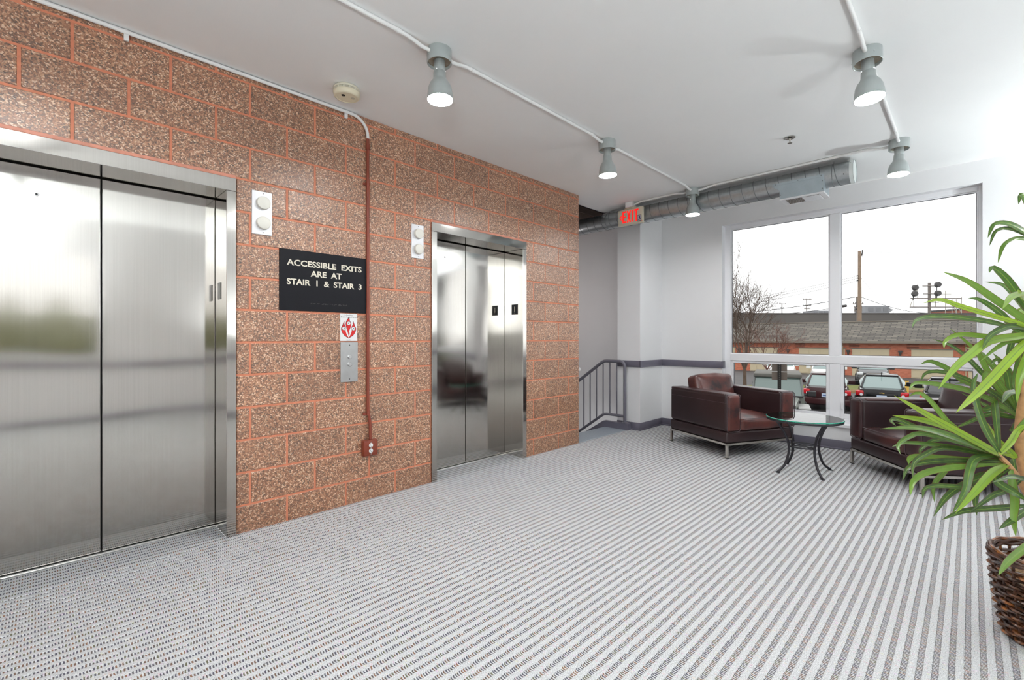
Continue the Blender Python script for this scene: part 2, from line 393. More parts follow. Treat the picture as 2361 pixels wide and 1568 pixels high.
# ---- elevator doors
DOORY = 3.475
def elevator(name, e, hz, keys):
    r = sroot(name); a, b, _, t = e
    fy = D - 0.012
    for x0, x1, sgn in ((a - FW, a, 1), (b, b + FW, -1)):
        MB().rbox(x0, x1, fy, DOORY + .05, 0, t - .001, .002, 1).obj('jamb', M_steel, r)
    MB().rbox(a - FW, b + FW, fy - .001, DOORY + .05, t, hz, .002, 1).obj('header', M_steel, r)
    mid = (a + b) / 2
    MB().rbox(a + .001, mid - .0035, DOORY, DOORY + .035, 0.012, t - .007, .003, 2).obj('door_panel', M_steel, r)
    MB().rbox(mid + .0035, b - .001, DOORY, DOORY + .035, 0.012, t - .007, .003, 2).obj('door_panel', M_steel, r)
    MB().box(a, b, DOORY + .036, DOORY + .05, 0, t).obj('dark_backing', M_dark, r)
    MB().box(a, b, D, DOORY + .05, -0.02, 0.001).obj('carpet_strip', M_carpet, r)
    MB().rbox(a, b, DOORY - .03, DOORY + .04, 0.0, 0.008, .002, 1).obj('threshold', M_alum, r)
    for kx in keys:
        k = MB().lathe([(0.012, 0.0), (0.012, 0.003), (0.007, 0.004)], (kx, DOORY, 1.962), 16, axis='-y').obj('key_escutcheon', M_screw, r)
        MB().lathe([(0.0055, 0.0), (0.0055, 0.0045)], (kx, DOORY, 1.962), 12, axis='-y').obj('keyhole', M_dark, k)
    return r
el1 = elevator('door_1', E1, 2.19, (-0.02,)); el2 = elevator('door_2', E2, 2.185, (2.63,))
# floor number plates inside the right jambs
def wall_text(par, name, body, x_at, z0, width, cap, mat, y, bold=.0, proud=.0012):
    vs, fs = text_mesh(body, width, cap, bold=bold)
    m = MB(); m.add([(x_at + a, y - proud, z0 + b) for a, b in vs], fs); return m.obj(name, mat, par)
def letters(par, body, x_at, z0, width, cap, mat, y, bold=.0, proud=.0012):
    vs, fs = text_mesh(body, width, cap, bold=bold); up = list(range(len(vs)))
    def find(i):
        while up[i] != i: up[i] = up[up[i]]; i = up[i]
        return i
    for f in fs:
        for i in f[1:]: up[find(i)] = find(f[0])
    isl = {}
    for f in fs: isl.setdefault(find(f[0]), []).append(f)
    for fl in isl.values():
        ids = sorted({i for f in fl for i in f}); mp_ = {i: k for k, i in enumerate(ids)}
        MB().add([(x_at + vs[i][0], y - proud, z0 + vs[i][1]) for i in ids], [tuple(mp_[i] for i in f) for f in fl]).obj('letter', mat, par)
def jamb_plate(root, xj, y0, y1, z0, z1, mat, tmat):
    p = MB().box(xj - .003, xj, y0, y1, z0, z1).obj('floor_plate', mat, root)
    vs, fs = text_mesh('1', None, 0.052)
    w = max(v[0] for v in vs); m = MB()
    m.add([(xj - .0036, (y0 + y1) / 2 + w / 2 - a, (z0 + z1) / 2 - .022 + b) for a, b in vs], fs); m.obj('numeral', tmat, p)
    d = MB()
    for dy, dz in ((0, 0), (.006, 0), (0, -.006)): d.lathe([(.0012, 0), (.0012, .001)], (xj - .003, (y0 + y1) / 2 + dy - .003, z0 + .02 + dz), 6, axis='-x')
    d.obj('braille', tmat, p)
jamb_plate(el2, E2[1], 3.285, 3.37, 1.452, 1.556, M_black, M_cream)
jamb_plate(el1, E1[1], 3.335, 3.40, 1.455, 1.56, simple('grey_floor_plate', srgb(88, 86, 82), .35, metal=.5), simple('plate_grey', srgb(140, 138, 132), .4))

# ---- trim: chair rails and baseboards
def trim(name, mb): return struct(mb.obj(name, M_trim, smooth=True))
RZ0, RZ1 = 0.828, 0.915; t = .018
def tri(mb, z0, z1, th):
    mb.rbox(XW - th, XW + .0, WIN1[1] - 0.0, COLY0, z0, z1, .004, 2).rbox(COLX - th, XW - .0, COLY0 - th, COLY0, z0, z1, .004, 2).rbox(COLX - th, COLX, COLY0 - th + .001, COLY1 + .012, z0, z1, .004, 2); return mb
trim('trim_1', tri(MB(), RZ0, RZ1, t).rbox(XW - t, XW + .075, WIN1[1] - t, WIN1[1], RZ0, RZ1, .004, 2))
mb = MB().rbox(XW - t, XW, YR, WIN2[0], RZ0, RZ1, .004, 2).rbox(XW - t, XW, WIN2[1], WIN1[0], RZ0, RZ1, .004, 2)
trim('trim_2', mb)
trim('trim_3', MB().rbox(XB, XW, YR, YR + t, RZ0, RZ1, .004, 2))
B = 0.1
mb = MB().rbox(XW - .014, XW, YR, COLY0, 0, B, .004, 2).rbox(XW - .024, XW, YR, COLY0, 0, .018, .004, 2)
trim('baseboard_far', mb)
trim('baseboard_pier', MB().rbox(COLX - .014, XW - .014, COLY0 - .014, COLY0, 0, B, .004, 2).rbox(COLX - .024, XW - .02, COLY0 - .024, COLY0, 0, .018, .004, 2).rbox(COLX - .014, COLX, COLY0 - .013, COLY1, 0, B, .004, 2).rbox(COLX - .024, COLX, COLY0 - .023, COLY1, 0, .018, .004, 2))
trim('baseboard_right', MB().rbox(XB, XW - .03, YR, YR + .014, 0, B, .004, 2))

# ---- windows
def window_far(name, w, y_mull):
    r = sroot(name); y0, y1, z0, z1 = w; X = XW + 0.10; gx = X + .03
    def bar(nm, a, b, c_, d, xa=X, xb=X + .07): return MB().rbox(xa, xb, a, b, c_, d, .006, 2).obj(nm, M_white, r)
    bar('frame', y1 - .072, y1, z0, z1); bar('frame', y0, y0 + .030, z0, z1)
    bar('frame', y0 + .03, y1 - .072, z1 - .052, z1); bar('frame', y0 + .03, y1 - .072, z0, z0 + .05)
    bar('transom', y0 + .03, y1 - .072, .925, 1.012, X - .004, X + .07)
    cells = [(y0 + .03, y1 - .072)]
    if y_mull:
        bar('mullion', y_mull - .05, y_mull + .05, 1.012, z1 - .052); bar('mullion', y_mull - .05, y_mull + .05, z0 + .05, .925)
        cells = [(y0 + .03, y_mull - .05), (y_mull + .05, y1 - .072)]
    for a, b in cells:
        # upper fixed pane with glazing bead
        def bead(a, b, c_, d, s): 
            m = MB().box(X + .012, X + .05, a, a + s, c_, d).box(X + .012, X + .05, b - s, b, c_, d).box(X + .012, X + .05, a + s, b - s, c_, c_ + s).box(X + .012, X + .05, a + s, b - s, d - s, d)
            return m
        bead(a, b, 1.012, z1 - .052, .010).obj('glazing_bead', M_white, r)
        mg = MB(); s = .010
        g0, g1, h0, h1 = a + s, b - s, 1.012 + s, z1 - .052 - s
        for q in ((g0, g0 + .004, h0, h1), (g1 - .004, g1, h0, h1), (g0 + .004, g1 - .004, h0, h0 + .004), (g0 + .004, g1 - .004, h1 - .004, h1)): mg.box(gx - .004, gx + .004, *q)
        mg.obj('gasket', simple('dark_gasket', (.03, .03, .04), .6), r)
        MB().box(gx - .003, gx + .003, g0 + .003, g1 - .003, h0 + .003, h1 - .003).obj('pane', M_glass, r)
        # lower opening sash
        c0, d0 = z0 + .05, .925
        sw = .034
        sr = MB().rbox(X + .006, X + .055, a, a + sw, c0, d0, .004, 1).rbox(X + .006, X + .055, b - sw, b, c0, d0, .004, 1).rbox(X + .006, X + .055, a + sw, b - sw, c0, c0 + .055, .004, 1).rbox(X + .006, X + .055, a + sw, b - sw, d0 - .028, d0, .004, 1).obj('sash', M_white, r)
        g0, g1, h0, h1 = a + sw, b - sw, c0 + .055, d0 - .028
        mg = MB()
        for q in ((g0, g0 + .004, h0, h1), (g1 - .004, g1, h0, h1), (g0 + .004, g1 - .004, h0, h0 + .004), (g0 + .004, g1 - .004, h1 - .004, h1)): mg.box(gx - .004, gx + .004, *q)
        mg.obj('gasket', MATS['dark_gasket'], sr)
        MB().box(gx - .003, gx + .003, g0 + .003, g1 - .003, h0 + .003, h1 - .003).obj('pane', M_glass, r)
        side = b - sw / 2 if (y_mull and b < y_mull) else a + sw / 2
        MB().rbox(X - .012, X + .006, side - .009, side + .009, .43, .50, .003, 1).obj('sash_lock', M_white, sr)
    MB().rbox(XW - .02, X + .005, y0, y1, z0 - .03, z0 + .004, .004, 2).obj('sill', M_white, r)
    m = MB().box(XW + .001, X + .001, y1 - .004, y1 + .001, z0, z1).box(XW + .001, X + .001, y0 - .001, y0 + .003, z0, z1).box(XW + .001, X + .001, y0, y1, z1 - .004, z1 + .001)
    m.obj('reveal_lining', M_white, r)
    return r
window_far('window_1', WIN1, 1.081); window_far('window_2', WIN2, None)
def window_right():
    r = sroot('window_3'); x0, x1, z0, z1 = WIN3; y = YR - .12
    for q in ((x0, x0 + .05, z0, z1), (x1 - .05, x1, z0, z1), (x0 + .05, x1 - .05, z0, z0 + .05), (x0 + .05, x1 - .05, z1 - .05, z1)):
        MB().box(q[0], q[1], y - .03, y + .03, q[2], q[3]).obj('frame', M_white, r)
    MB().box(x0 + .05, x1 - .05, y - .003, y + .003, z0 + .05, z1 - .05).obj('pane', M_glass, r)
    MB().box(x0, x1, y + .03, YR + .03, z0 - .03, z0).obj('sill', M_white, r)
window_right()

# ================================================================== STAIRS
M_plate = None
def plate_mat():
    t = NT('diamond_tread_plate'); b = t.new('ShaderNodeTexVoronoi'); t.link(t.pos((42, 42, 1)), b.inputs['Vector']); b.inputs['Randomness'].default_value = 0.0; b.inputs['Scale'].default_value = 1.0
    t.set(color=t.ramp(b.outputs['Distance'], [(0.1, srgb(196, 205, 212)), (0.35, srgb(150, 160, 170))]), rough=.35, metal=.15); t.bump(b.outputs['Distance'], .6, .003); return t.m
M_plate = plate_mat()
st = sroot('stairs')
MB().rbox(XE + .005, 5.40, D + .001, 3.56, -.04, .004, .003, 1).obj('landing_plate', M_plate, st)
for i in range(7):
    MB().rbox(XE + .005, 5.40, 3.55 + .28 * i, 3.55 + .28 * (i + 1) + .02, -.18 * (i + 1) - .04, -.18 * (i + 1), .004, 1).obj('tread', M_plate, st)
    MB().box(XE + .005, 5.40, 3.55 + .28 * i, 3.56 + .28 * i, -.18 * (i + 1), -.18 * i - .03).obj('riser', M_trim, st)
fnx = lambda y, z, x: (x, y, z)
MB().prism([(3.20, 0.0), (3.20, .085), (3.58, .085), (5.6, -1.21), (5.6, -1.45), (3.62, -.12), (3.3, -.12)], fnx, 5.40, 5.47).obj('stringer', M_trim, st)
MB().box(XE, XW, 3.426, 7.0, -2.4, -2.3).obj('lower_landing', simple('lower_floor', srgb(150, 140, 140), .7), st)
MB().box(5.47, XW, 3.426, 3.62, -.14, -.001).obj('ledge', M_trim, st)
rl = thing('stair_railing', 'dark grey painted tube railing running down the stairs beside the brick wall', 'railing', (5.435, 3.268, 0.085))
o = (5.435, 3.268, 0.085)
def rel(pts): return [(p[0] - o[0], p[1] - o[1], p[2] - o[2]) for p in pts]
arc = [(5.435, 3.268 + .07 * (1 - math.cos(a)), .83 + .07 * math.sin(a)) for a in [i * math.pi / 12 for i in range(7)]]
top = [(5.435, 3.268, .085), (5.435, 3.268, .55)] + arc + [(5.435, 3.55, .90), (5.435, 3.585, .897), (5.435, 3.62, .882), (5.435, 4.0, .612), (5.435, 5.4, -.382)]
MB().tube(rel(top), .0215, 12).obj('handrail', M_rail, rl, True)
MB().tube(rel([(5.435, 3.268, .175), (5.435, 3.55, .175), (5.435, 3.585, .17), (5.435, 3.63, .145), (5.435, 4.0, -.118), (5.435, 5.4, -1.112)]), .018, 10).obj('bottom_rail', M_rail, rl, True)
MB().rbox(-.04, .04, -.03, .04, 0, .012, .003, 1).obj('base_plate', M_rail, rl)
for i in range(13):
    y = 3.39 + .108 * i
    zt = .895 if y < 3.6 else .897 - (y - 3.6) * .71; zb = .18 if y < 3.6 else .165 - (y - 3.6) * .71
    MB().tube(rel([(5.435, y, zb), (5.435, y, zt)]), .0085, 8).obj('baluster', M_rail, rl, True)
hr = MB().tube([(4.44, 3.29, .845), (4.44, 3.40, .845), (4.44, 4.4, .13)], .02, 10).lathe([(.0, -.0), (.022, .004), (.024, .014), (.02, .02)], (4.44, 3.29, .845), 12, axis='-y')
tag(hr.obj('wall_handrail', simple('pale_handrail', srgb(205, 205, 205), .4), None, True), 'pale wall-side handrail whose rounded end shows beside the brick corner', 'handrail')

# ================================================================== CEILING FITTINGS
lamp0 = None
def make_lamp():
    r = thing('ceiling_lamp', '', 'lamp')
    can = MB().lathe([(.069, 0), (.0705, -.004), (.0705, -.078), (.068, -.080), (.065, -.078), (.065, -.062), (.0, -.062)], seg=32, caps=False).obj('canister', M_fix, r, True)
    MB().lathe([(.0, -.0625), (.0645, -.0625), (.0645, -.0635), (.0, -.0635)], seg=24, caps=False).obj('canister_inside', M_fixin, can)
    MB().lathe([(.03, -.06), (.031, -.062), (.031, -.128), (.029, -.13)], seg=24).obj('neck', M_fix, r, True)
    MB().lathe([(.033, -.128), (.0345, -.13), (.037, -.165), (.042, -.178), (.056, -.197), (.066, -.222), (.0715, -.255), (.0735, -.285), (.0745, -.290), (.0720, -.290), (.070, -.255), (.064, -.222), (.054, -.199), (.04, -.18), (.02, -.17)], seg=36, caps=False).obj('shade', M_fix, r, True)
    MB().lathe([(.0, -.2815), (.0718, -.2815), (.0718, -.284), (.0, -.2840)], seg=32, caps=False).obj('lens', M_lamp, r)
    for a in (0.4, 2.5, 4.6):
        s_ = MB().lathe([(.0, .003), (.0035, .003), (.0035, 0), (.0035, -.002)], (0, 0, 0), 8, axis='-y').obj('screw', M_screw, r)
        s_.location = (math.sin(a) * .0715, -math.cos(a) * .0715, -.05); s_.rotation_euler = (0, 0, a)
        s2 = MB().lathe([(.0, .003), (.003, .003), (.003, -.002)], (0, 0, 0), 8, axis='-y').obj('screw', M_screw, r)
        s2.location = (math.sin(a + .5) * .032, -math.cos(a + .5) * .032, -.122); s2.rotation_euler = (0, 0, a + .5)
    return r
lamp0 = make_lamp()
LY, RY = 2.168, .426
LAMPS = [(1.60, LY, 'grey bell-shaped ceiling lamp nearest the smoke detector'),
         (3.322, LY, 'grey bell-shaped ceiling lamp midway along the row over the elevators'),
         (5.045, LY + .02, 'grey bell-shaped ceiling lamp hanging in front of the round duct by the exit sign'),
         (5.02, RY, 'grey bell-shaped ceiling lamp past the open end of the round duct, near the window'),
         (3.33, RY, 'large grey bell-shaped ceiling lamp at upper right, nearest in the right-hand row'),
         (-0.12, LY, 'grey bell-shaped ceiling lamp outside the frame, over the nearer elevator'),
         (1.60, RY, 'grey bell-shaped ceiling lamp outside the frame, above the camera'),
         (-0.12, RY, 'grey bell-shaped ceiling lamp outside the frame, behind the camera')]
for i, (x, y, lab) in enumerate(LAMPS):
    o_ = lamp0 if i == 0 else copy_tree(lamp0)
    o_.location = (x, y, H); o_.rotation_euler = (R((-3.5, -3, 0, 3, 7, 0, 0, 0)[i]) * .6, R((0, 0, 1, -4, -5, 0, 0, 0)[i]) * .6, R(40 * i))
    tag(o_, lab, 'lamp', 'bell-shaped ceiling lamps')
def added_uplight(x, y, power, label):  # unseen uplights added to bounce fill light off the ceiling
    r = thing('added_uplight', label, 'lamp', (x, y, 0), group='added standing uplights')
    MB().lathe([(.0, 0), (.14, 0), (.15, .008), (.145, .02), (.03, .03), (.0, .03)], seg=32, caps=False).obj('base', M_iron, r, True)
    MB().tube([(0, 0, .02), (0, 0, 1.120)], .012, 10).obj('pole', M_iron, r, True)
    MB().lathe([(.0, 1.100), (.03, 1.100), (.09, 1.150), (.14, 1.210), (.17, 1.280), (.165, 1.280), (.135, 1.215), (.085, 1.160), (.0, 1.140)], seg=36, caps=False).obj('bowl', M_fix, r, True)
    MB().lathe([(.0, 1.235), (.13, 1.235), (.13, 1.240), (.0, 1.240)], seg=28, caps=False).obj('fill_light_disc', emit('added_uplight_glow', (0.92, 0.985, 1.0), power), r)
added_uplight(-1.3, -1.25, 950.0, 'added standing uplight outside the frame behind the camera, brightening the ceiling')
added_uplight(2.35, -1.55, 95.0, 'added standing uplight outside the frame, opposite the brick, brightening the ceiling')
added_uplight(5.35, -1.5, 260.0, 'added standing uplight outside the frame by the window wall, brightening the ceiling')
sc_ = thing('added_stair_light', 'added round light on the hidden stairwell side wall, brightening the far wall', 'lamp', (XE, 4.9, 1.75))  # unseen light added to brighten the stairwell's far wall
MB().lathe([(.0, 0), (.11, 0), (.11, -.05), (.10, -.05), (.10, -.02), (.0, -.02)], seg=24, axis='-x', caps=False).obj('housing', M_fix, sc_, True)
MB().lathe([(.0, -.03), (.098, -.03), (.098, -.034), (.0, -.034)], seg=24, axis='-x', caps=False).obj('lens', M_stair_fill, sc_)
CR = .0115
def conduit(name, label, pts, clips=(), mat=M_cond):
    r = thing(name, label, 'conduit', pts[0]); b = Vector(pts[0])
    MB().tube([Vector(p) - b for p in pts], CR, 10).obj('pipe', mat, r, True)
    for p, d in clips:
        d = Vector(d).normalized(); a = Vector(p) - b
        MB().tube([a - d * .008, a + d * .008], CR + .0025, 10).obj('strap', mat, r, True)
    return r
def run_x(name, label, xa, xb, y, clips):
    zc = H - CR - .001; zl = H - .030
    pts = []
    if xa > -2: pts += [(xa, y, zl), (xa + .05, y, zl), (xa + .13, y, zc)]
    else: pts += [(xa, y, zc)]
    pts += [(xb - .20, y, zc), (xb - .15, y, zc), (xb - .05, y, zl), (xb, y, zl)]
    conduit(name, label, pts, [((x, y, zc), (1, 0, 0)) for x in clips])
rr = .068
run_x('lamp_conduit', 'white conduit crossing the ceiling from the top edge to the lamp by the smoke detector', -3.0, 1.60 - rr, LY, (1.33,))
run_x('lamp_conduit', 'white conduit along the ceiling between the first and second lamps over the elevators', 1.60 + rr, 3.322 - rr, LY, (1.85, 3.12))
run_x('lamp_conduit', 'white conduit along the ceiling from the middle lamp to the lamp by the exit sign', 3.322 + rr, 5.045 - rr, LY + .01, (3.58, 4.86))
run_x('lamp_conduit', 'white conduit running from the top edge of the picture to the large upper-right lamp', -3.0, 3.33 - rr, RY, (3.05,))
run_x('lamp_conduit', 'short white conduit between the two right-hand lamps near the window', 3.33 + rr, 5.02 - rr, RY, (4.75,))
zc = H - CR - .001
conduit('lamp_conduit', 'thin white conduit along the ceiling above the round duct', [(5.045, RY + rr, H - .03), (5.045, RY + rr + .06, H - .03), (5.045, RY + .22, zc), (5.045, LY - .22, zc), (5.045, LY - rr - .03, H - .03), (5.045, LY + .02 - rr, H - .03)], [((5.045, .80, zc), (0, 1, 0)), ((5.045, 1.88, zc), (0, 1, 0))])
conduit('lamp_conduit', 'thin white conduit sagging from the lamp to the exit sign box', [(5.045, LY + .02 + rr, H - .03), (5.045, LY + .13, H - .03), (5.045, LY + .22, zc), (5.045, 2.80, zc), (5.045, 2.90, H - .03)], [((5.045, 2.62, zc), (0, 1, 0))])
# conduit on the block wall, bending down to the outlet
yc = D - CR - .002
cw = thing('wall_conduit', 'conduit along the brick wall top, bending down past the black sign to the outlet', 'conduit', (1.714, yc, .44))
b0 = Vector((1.714, yc, .44)); zt = H - CR - .004
bend = [(1.585 + .129 * math.sin(a), yc, zt - .129 * (1 - math.cos(a))) for a in [i * math.pi / 16 for i in range(9)]]
MB().tube([Vector(p) - b0 for p in [(-1.3, yc, zt), (1.50, yc, zt)] + bend + [(1.714, yc, 2.70)]], CR, 10).obj('white_pipe', M_cond, cw, True)
MB().tube([Vector(p) - b0 for p in [(1.714, yc, 2.70), (1.714, yc, .68), (1.722, yc - .004, .62), (1.728, yc - .01, .56), (1.728, yc - .01, .455)]], CR, 10).tube([Vector((1.714, yc, 2.66)) - b0, Vector((1.714, yc, 2.62)) - b0], CR + .0035, 10).obj('brown_pipe', M_condbr, cw, True)
for x, z, m in ((0.318, zt, M_cond), (1.545, zt, M_cond)):
    MB().tube([Vector((x - .011, yc, z)) - b0, Vector((x + .011, yc, z)) - b0], CR + .0025, 10).rbox(x - .011 - b0.x, x + .011 - b0.x, -.004, .012, z - .045 - b0.z, z - b0.z, .002, 1).obj('strap', m, cw, True)
for z in (2.36, .645):
    MB().tube([Vector((1.714, yc, z - .01)) - b0, Vector((1.714, yc, z + .01)) - b0], CR + .0025, 10).rbox(-.036, 0, .002, .012, z - .01 - b0.z, z + .01 - b0.z, .002, 1).obj('strap', M_condbr, cw, True)
# outlet box
ob = thing('outlet_box', 'reddish brown metal outlet box with two white sockets low on the brick wall', 'outlet', (1.721, D, .335))
MB().rbox(-.056, .056, -.042, 0, 0, .118, .006, 2).obj('box', M_condbr, ob, True)
pl = MB().rbox(-.054, .054, -.047, -.042, .002, .116, .004, 2).obj('cover_plate', M_condbr, ob, True)
for zz in (.038, .079):
    so = MB().lathe([(.0, .003), (.0155, .003), (.0165, .0), (.0165, -.004)], (0, -.047, zz), 20, axis='-y').obj('socket', M_paper, ob, True)
    MB().box(-.0075, -.005, -.0506, -.049, zz - .001, zz + .008).box(.005, .0075, -.0506, -.049, zz - .001, zz + .007).lathe([(.0025, .0), (.0025, .0036)], (0, -.047, zz - .008), 8, axis='-y').obj('slots', M_dark, so)
for zz in (.015, .059, .102):
    MB().lathe([(.0, .003), (.004, .003), (.004, -.001)], (0, -.047, zz), 10, axis='-y').obj('screw', M_screw, ob)
for q in ((-.044, .104), (.044, .104), (-.044, .014), (.044, .014)): MB().lathe([(.0, .002), (.004, .002), (.004, -.001)], (q[0], -.047, q[1]), 8, axis='-y').obj('corner_screw', M_condbr, ob)

# smoke detector
sd = thing('smoke_detector', 'round cream smoke detector on the ceiling at the brick wall', 'smoke detector', (1.414, 2.93, H))
MB().lathe([(.07, 0), (.078, -.003), (.084, -.012), (.086, -.018)], seg=40).obj('base', M_plastic, sd, True)
MB().lathe([(.070, -.016), (.070, -.034)], seg=40).obj('vent_core', simple('vent_shadow', (.12, .11, .09), .7), sd, True)
for z in (-.018, -.0235, -.029): MB().lathe([(.071, z), (.0845, z), (.0845, z - .0025), (.071, z - .0025)], seg=40, caps=False).obj('vent_ring', M_plastic, sd)
for k in range(14):
    a = 2 * math.pi * k / 14; MB().tube([(.081 * math.cos(a), .081 * math.sin(a), -.016), (.081 * math.cos(a), .081 * math.sin(a), -.035)], .004, 6).obj('vent_rib', M_plastic, sd)
MB().lathe([(.084, -.033), (.085, -.04), (.080, -.058), (.072, -.064), (.066, -.064), (.064, -.062), (0, -.062)], seg=40, caps=False).obj('cover', simple('cream_cover', srgb(226, 218, 192), .4), sd, True)
MB().lathe([(.0, -.0625), (.012, -.0625), (.012, -.064), (.0, -.064)], (-.03, -.012, 0), 14, caps=False).obj('sensor_hole', M_dark, sd)
MB().lathe([(.0, -.0625), (.013, -.0625), (.013, -.064), (.0, -.064)], (.034, -.018, 0), 14, caps=False).obj('test_button', simple('button_grey', srgb(190, 184, 165), .5), sd)
# sprinkler head
sp = thing('sprinkler_head', 'small chrome fire sprinkler head recessed in the ceiling', 'sprinkler', (4.321, 1.061, H))
MB().lathe([(.018, 0), (.04, -.001), (.042, -.006), (.036, -.007), (.02, -.002)], seg=28, caps=False).obj('escutcheon', M_chrome, sp, True)
MB().lathe([(.0, -.0005), (.019, -.0005), (.019, -.0025), (.0, -.0025)], seg=20, caps=False).obj('recess', M_dark, sp)
MB().tube([(0, 0, 0), (0, 0, -.035)], .006, 8).tube([(-.012, 0, -.012), (-.010, 0, -.04), (0, 0, -.046), (.01, 0, -.04), (.012, 0, -.012)], .003, 6).obj('frame_arms', M_chrome, sp, True)
MB().lathe([(.0, -.046), (.018, -.046), (.018, -.048), (.0, -.048)], seg=16, caps=False).obj('deflector', M_chrome, sp)

# ---- spiral duct
DX, DZ, DR = 5.2, 2.73, .103; DY0, DY1 = .752, 6.6
du = thing('spiral_duct', 'round galvanised spiral duct hung under the ceiling along the window wall', 'duct', (DX, DY0, DZ))
MB().lathe([(DR, 0), (DR, DY1 - DY0)], seg=48, axis='y', caps=False).obj('pipe', M_galv, du, True)
MB().lathe([(.0, .006), (DR - .004, .006), (DR + .003, .002), (DR + .003, .03), (DR, .031)], seg=48, axis='y', caps=False).obj('end_cap', simple('end_cap_paint', srgb(222, 228, 226), .4), du, True)
pitch = .115; seam = []
n = int((DY1 - DY0) / pitch)
for k in range(n):
    pts = []
    for i in range(25):
        a = 2 * math.pi * i / 24; pts.append(((DR + .0005) * math.sin(a), k * pitch + .05 + pitch * i / 24, (DR + .0005) * math.cos(a)))
    MB().tube(pts, .0032, 5).obj('seam', M_seam, du, True)
for yy in (.16, 2.6):
    MB().tube([((DR + .002) * math.sin(2 * math.pi * i / 32), yy, (DR + .002) * math.cos(2 * math.pi * i / 32)) for i in range(32)], .0022, 5, closed=True).tube([(0, yy, DR), (0, yy, H - DZ)], .0018, 5).obj('hanger_wire', M_seam, du)
for a_, y_ in ((-1.9, .07), (-1.0, .02)):
    MB().lathe([(0, .002), (.005, .002), (.005, -.002)], (DR * math.sin(a_), y_, DR * math.cos(a_)), 8, axis='-x').obj('screw', M_dark, du)
# register box under the duct
rg = thing('air_register', 'galvanised register box with a white louvred grille beneath the round duct', 'vent', (DX, 1.18, 2.56))
ry0, ry1 = 1.395 - 1.18, .972 - 1.18
fny = lambda y, z, x: (x, y, z)
prof = [(ry0, .155), (ry0, .142), (ry0 - .07, .085), (ry0 - .065, .012), (ry1, .012), (ry1, .155)]
M_rbox = simple('register_sheet', srgb(172, 184, 190), .4, metal=.25, var=.05, vscale=14)
MB().prism(prof, fny, -.112, .115).obj('box', M_rbox, rg)
MB().prism([(ry0 + .006, .172), (ry0 + .006, .150), (ry1, .150), (ry1, .172)], fny, -.1145, -.110).prism([(ry0 - .058, .085), (ry0 - .058, .014), (ry0 - .072, .014), (ry0 - .072, .092)], fny, -.1145, -.111).prism([(ry1 + .02, .150), (ry1 + .02, .014), (ry1, .014), (ry1, .150)], fny, -.1145, -.111).obj('flange', M_rbox, rg)
for y_, z_ in ((ry0 - .02, .162), (0.0, .162), (ry1 + .02, .162), (ry0 - .065, .05), (ry1 + .01, .11), (ry1 + .01, .04)):
    MB().lathe([(0, .002), (.0045, .002), (.0045, -.001)], (-.1145, y_, z_), 8, axis='-x').obj('screw', M_seam, rg)
gr = MB().rbox(-.118, .122, ry1 - .006, ry0 - .058, 0, .012, .003, 1).obj('grille_frame', M_white, rg)
MB().box(-.085, .09, ry1 + .035, ry0 - .10, -.0006, .002).obj('grille_opening', simple('grille_shadow', (.18, .15, .12), .8), rg)
ns = 26; span = (ry0 - .10) - (ry1 + .035)
for k in range(ns):
    y_ = ry1 + .035 + span * (k + .5) / ns; tl = .0035 if k < ns * .5 else -.0035
    MB().add([(-.085, y_ - .0005 - tl, .0), (.09, y_ - .0005 - tl, .0), (.09, y_ + .0005 + tl, -.006), (-.085, y_ + .0005 + tl, -.006), (-.085, y_ + .001 - tl, .0), (.09, y_ + .001 - tl, .0), (.09, y_ + .002 + tl, -.006), (-.085, y_ + .002 + tl, -.006)], [(0, 1, 2, 3), (4, 7, 6, 5), (0, 4, 5, 1), (3, 2, 6, 7), (0, 3, 7, 4), (1, 5, 6, 2)]).obj('louvre', M_white, rg)
MB().box(-.085, .09, ry1 + .035 + span * .5 - .004, ry1 + .035 + span * .5 + .004, -.006, .001).obj('grille_bar', M_white, rg)

# ---- exit sign
EXX = 5.045; ey0, ey1, ez0, ez1 = 3.115, 2.782, 2.592, 2.785
ex = thing('exit_sign', 'cream exit sign with lit red letters and a left arrow under the ceiling', 'exit sign', (EXX, 2.95, ez0))
MB().rbox(-.022, .022, ey1 - 2.95, ey0 - 2.95, 0, ez1 - ez0, .006, 2).obj('housing', simple('exit_housing', srgb(214, 208, 188), .45), ex, True)
MB().rbox(-.03, .03, -.075, .075, ez1 - ez0, ez1 - ez0 + .012, .004, 1).obj('canopy', simple('exit_canopy', srgb(206, 196, 170), .45), ex, True)
MB().rbox(-.05, .05, -.05, .05, ez1 - ez0 + .014, H - ez0, .004, 1).obj('junction_box', M_cond, ex, True)
def exy(a, b, d): return (-.0225 - d, .165 - a, b)      # a to the right, b up
Wd, L = ey0 - ey1, ez1 - ez0
def exrect(m, a0, a1, b0, b1): m.add([exy(a0, b0, 0), exy(a1, b0, 0), exy(a1, b1, 0), exy(a0, b1, 0), exy(a0, b0, .002), exy(a1, b0, .002), exy(a1, b1, .002), exy(a0, b1, .002)], [(0, 1, 2, 3), (4, 5, 6, 7), (0, 1, 5, 4), (1, 2, 6, 5), (2, 3, 7, 6), (3, 0, 4, 7)])
lb, lt, sw = .028, .172, .019
m = MB(); a = .062
exrect(m, a, a + sw, lb, lt); exrect(m, a + sw, a + .052, lb, lb + .02); exrect(m, a + sw, a + .052, lt - .02, lt); exrect(m, a + sw, a + .046, .092, .110); m.obj('letter', M_exit, ex)
m = MB(); a = .122
for q in ([(a, lb), (a + sw, lb), (a + .058, lt), (a + .058 - sw, lt)], [(a + .058 - sw, lb), (a + .058, lb), (a + sw, lt), (a, lt)]):
    m.prism(q, lambda u, v, d: exy(u, v, d), 0, .002)
m.obj('letter', M_exit, ex)
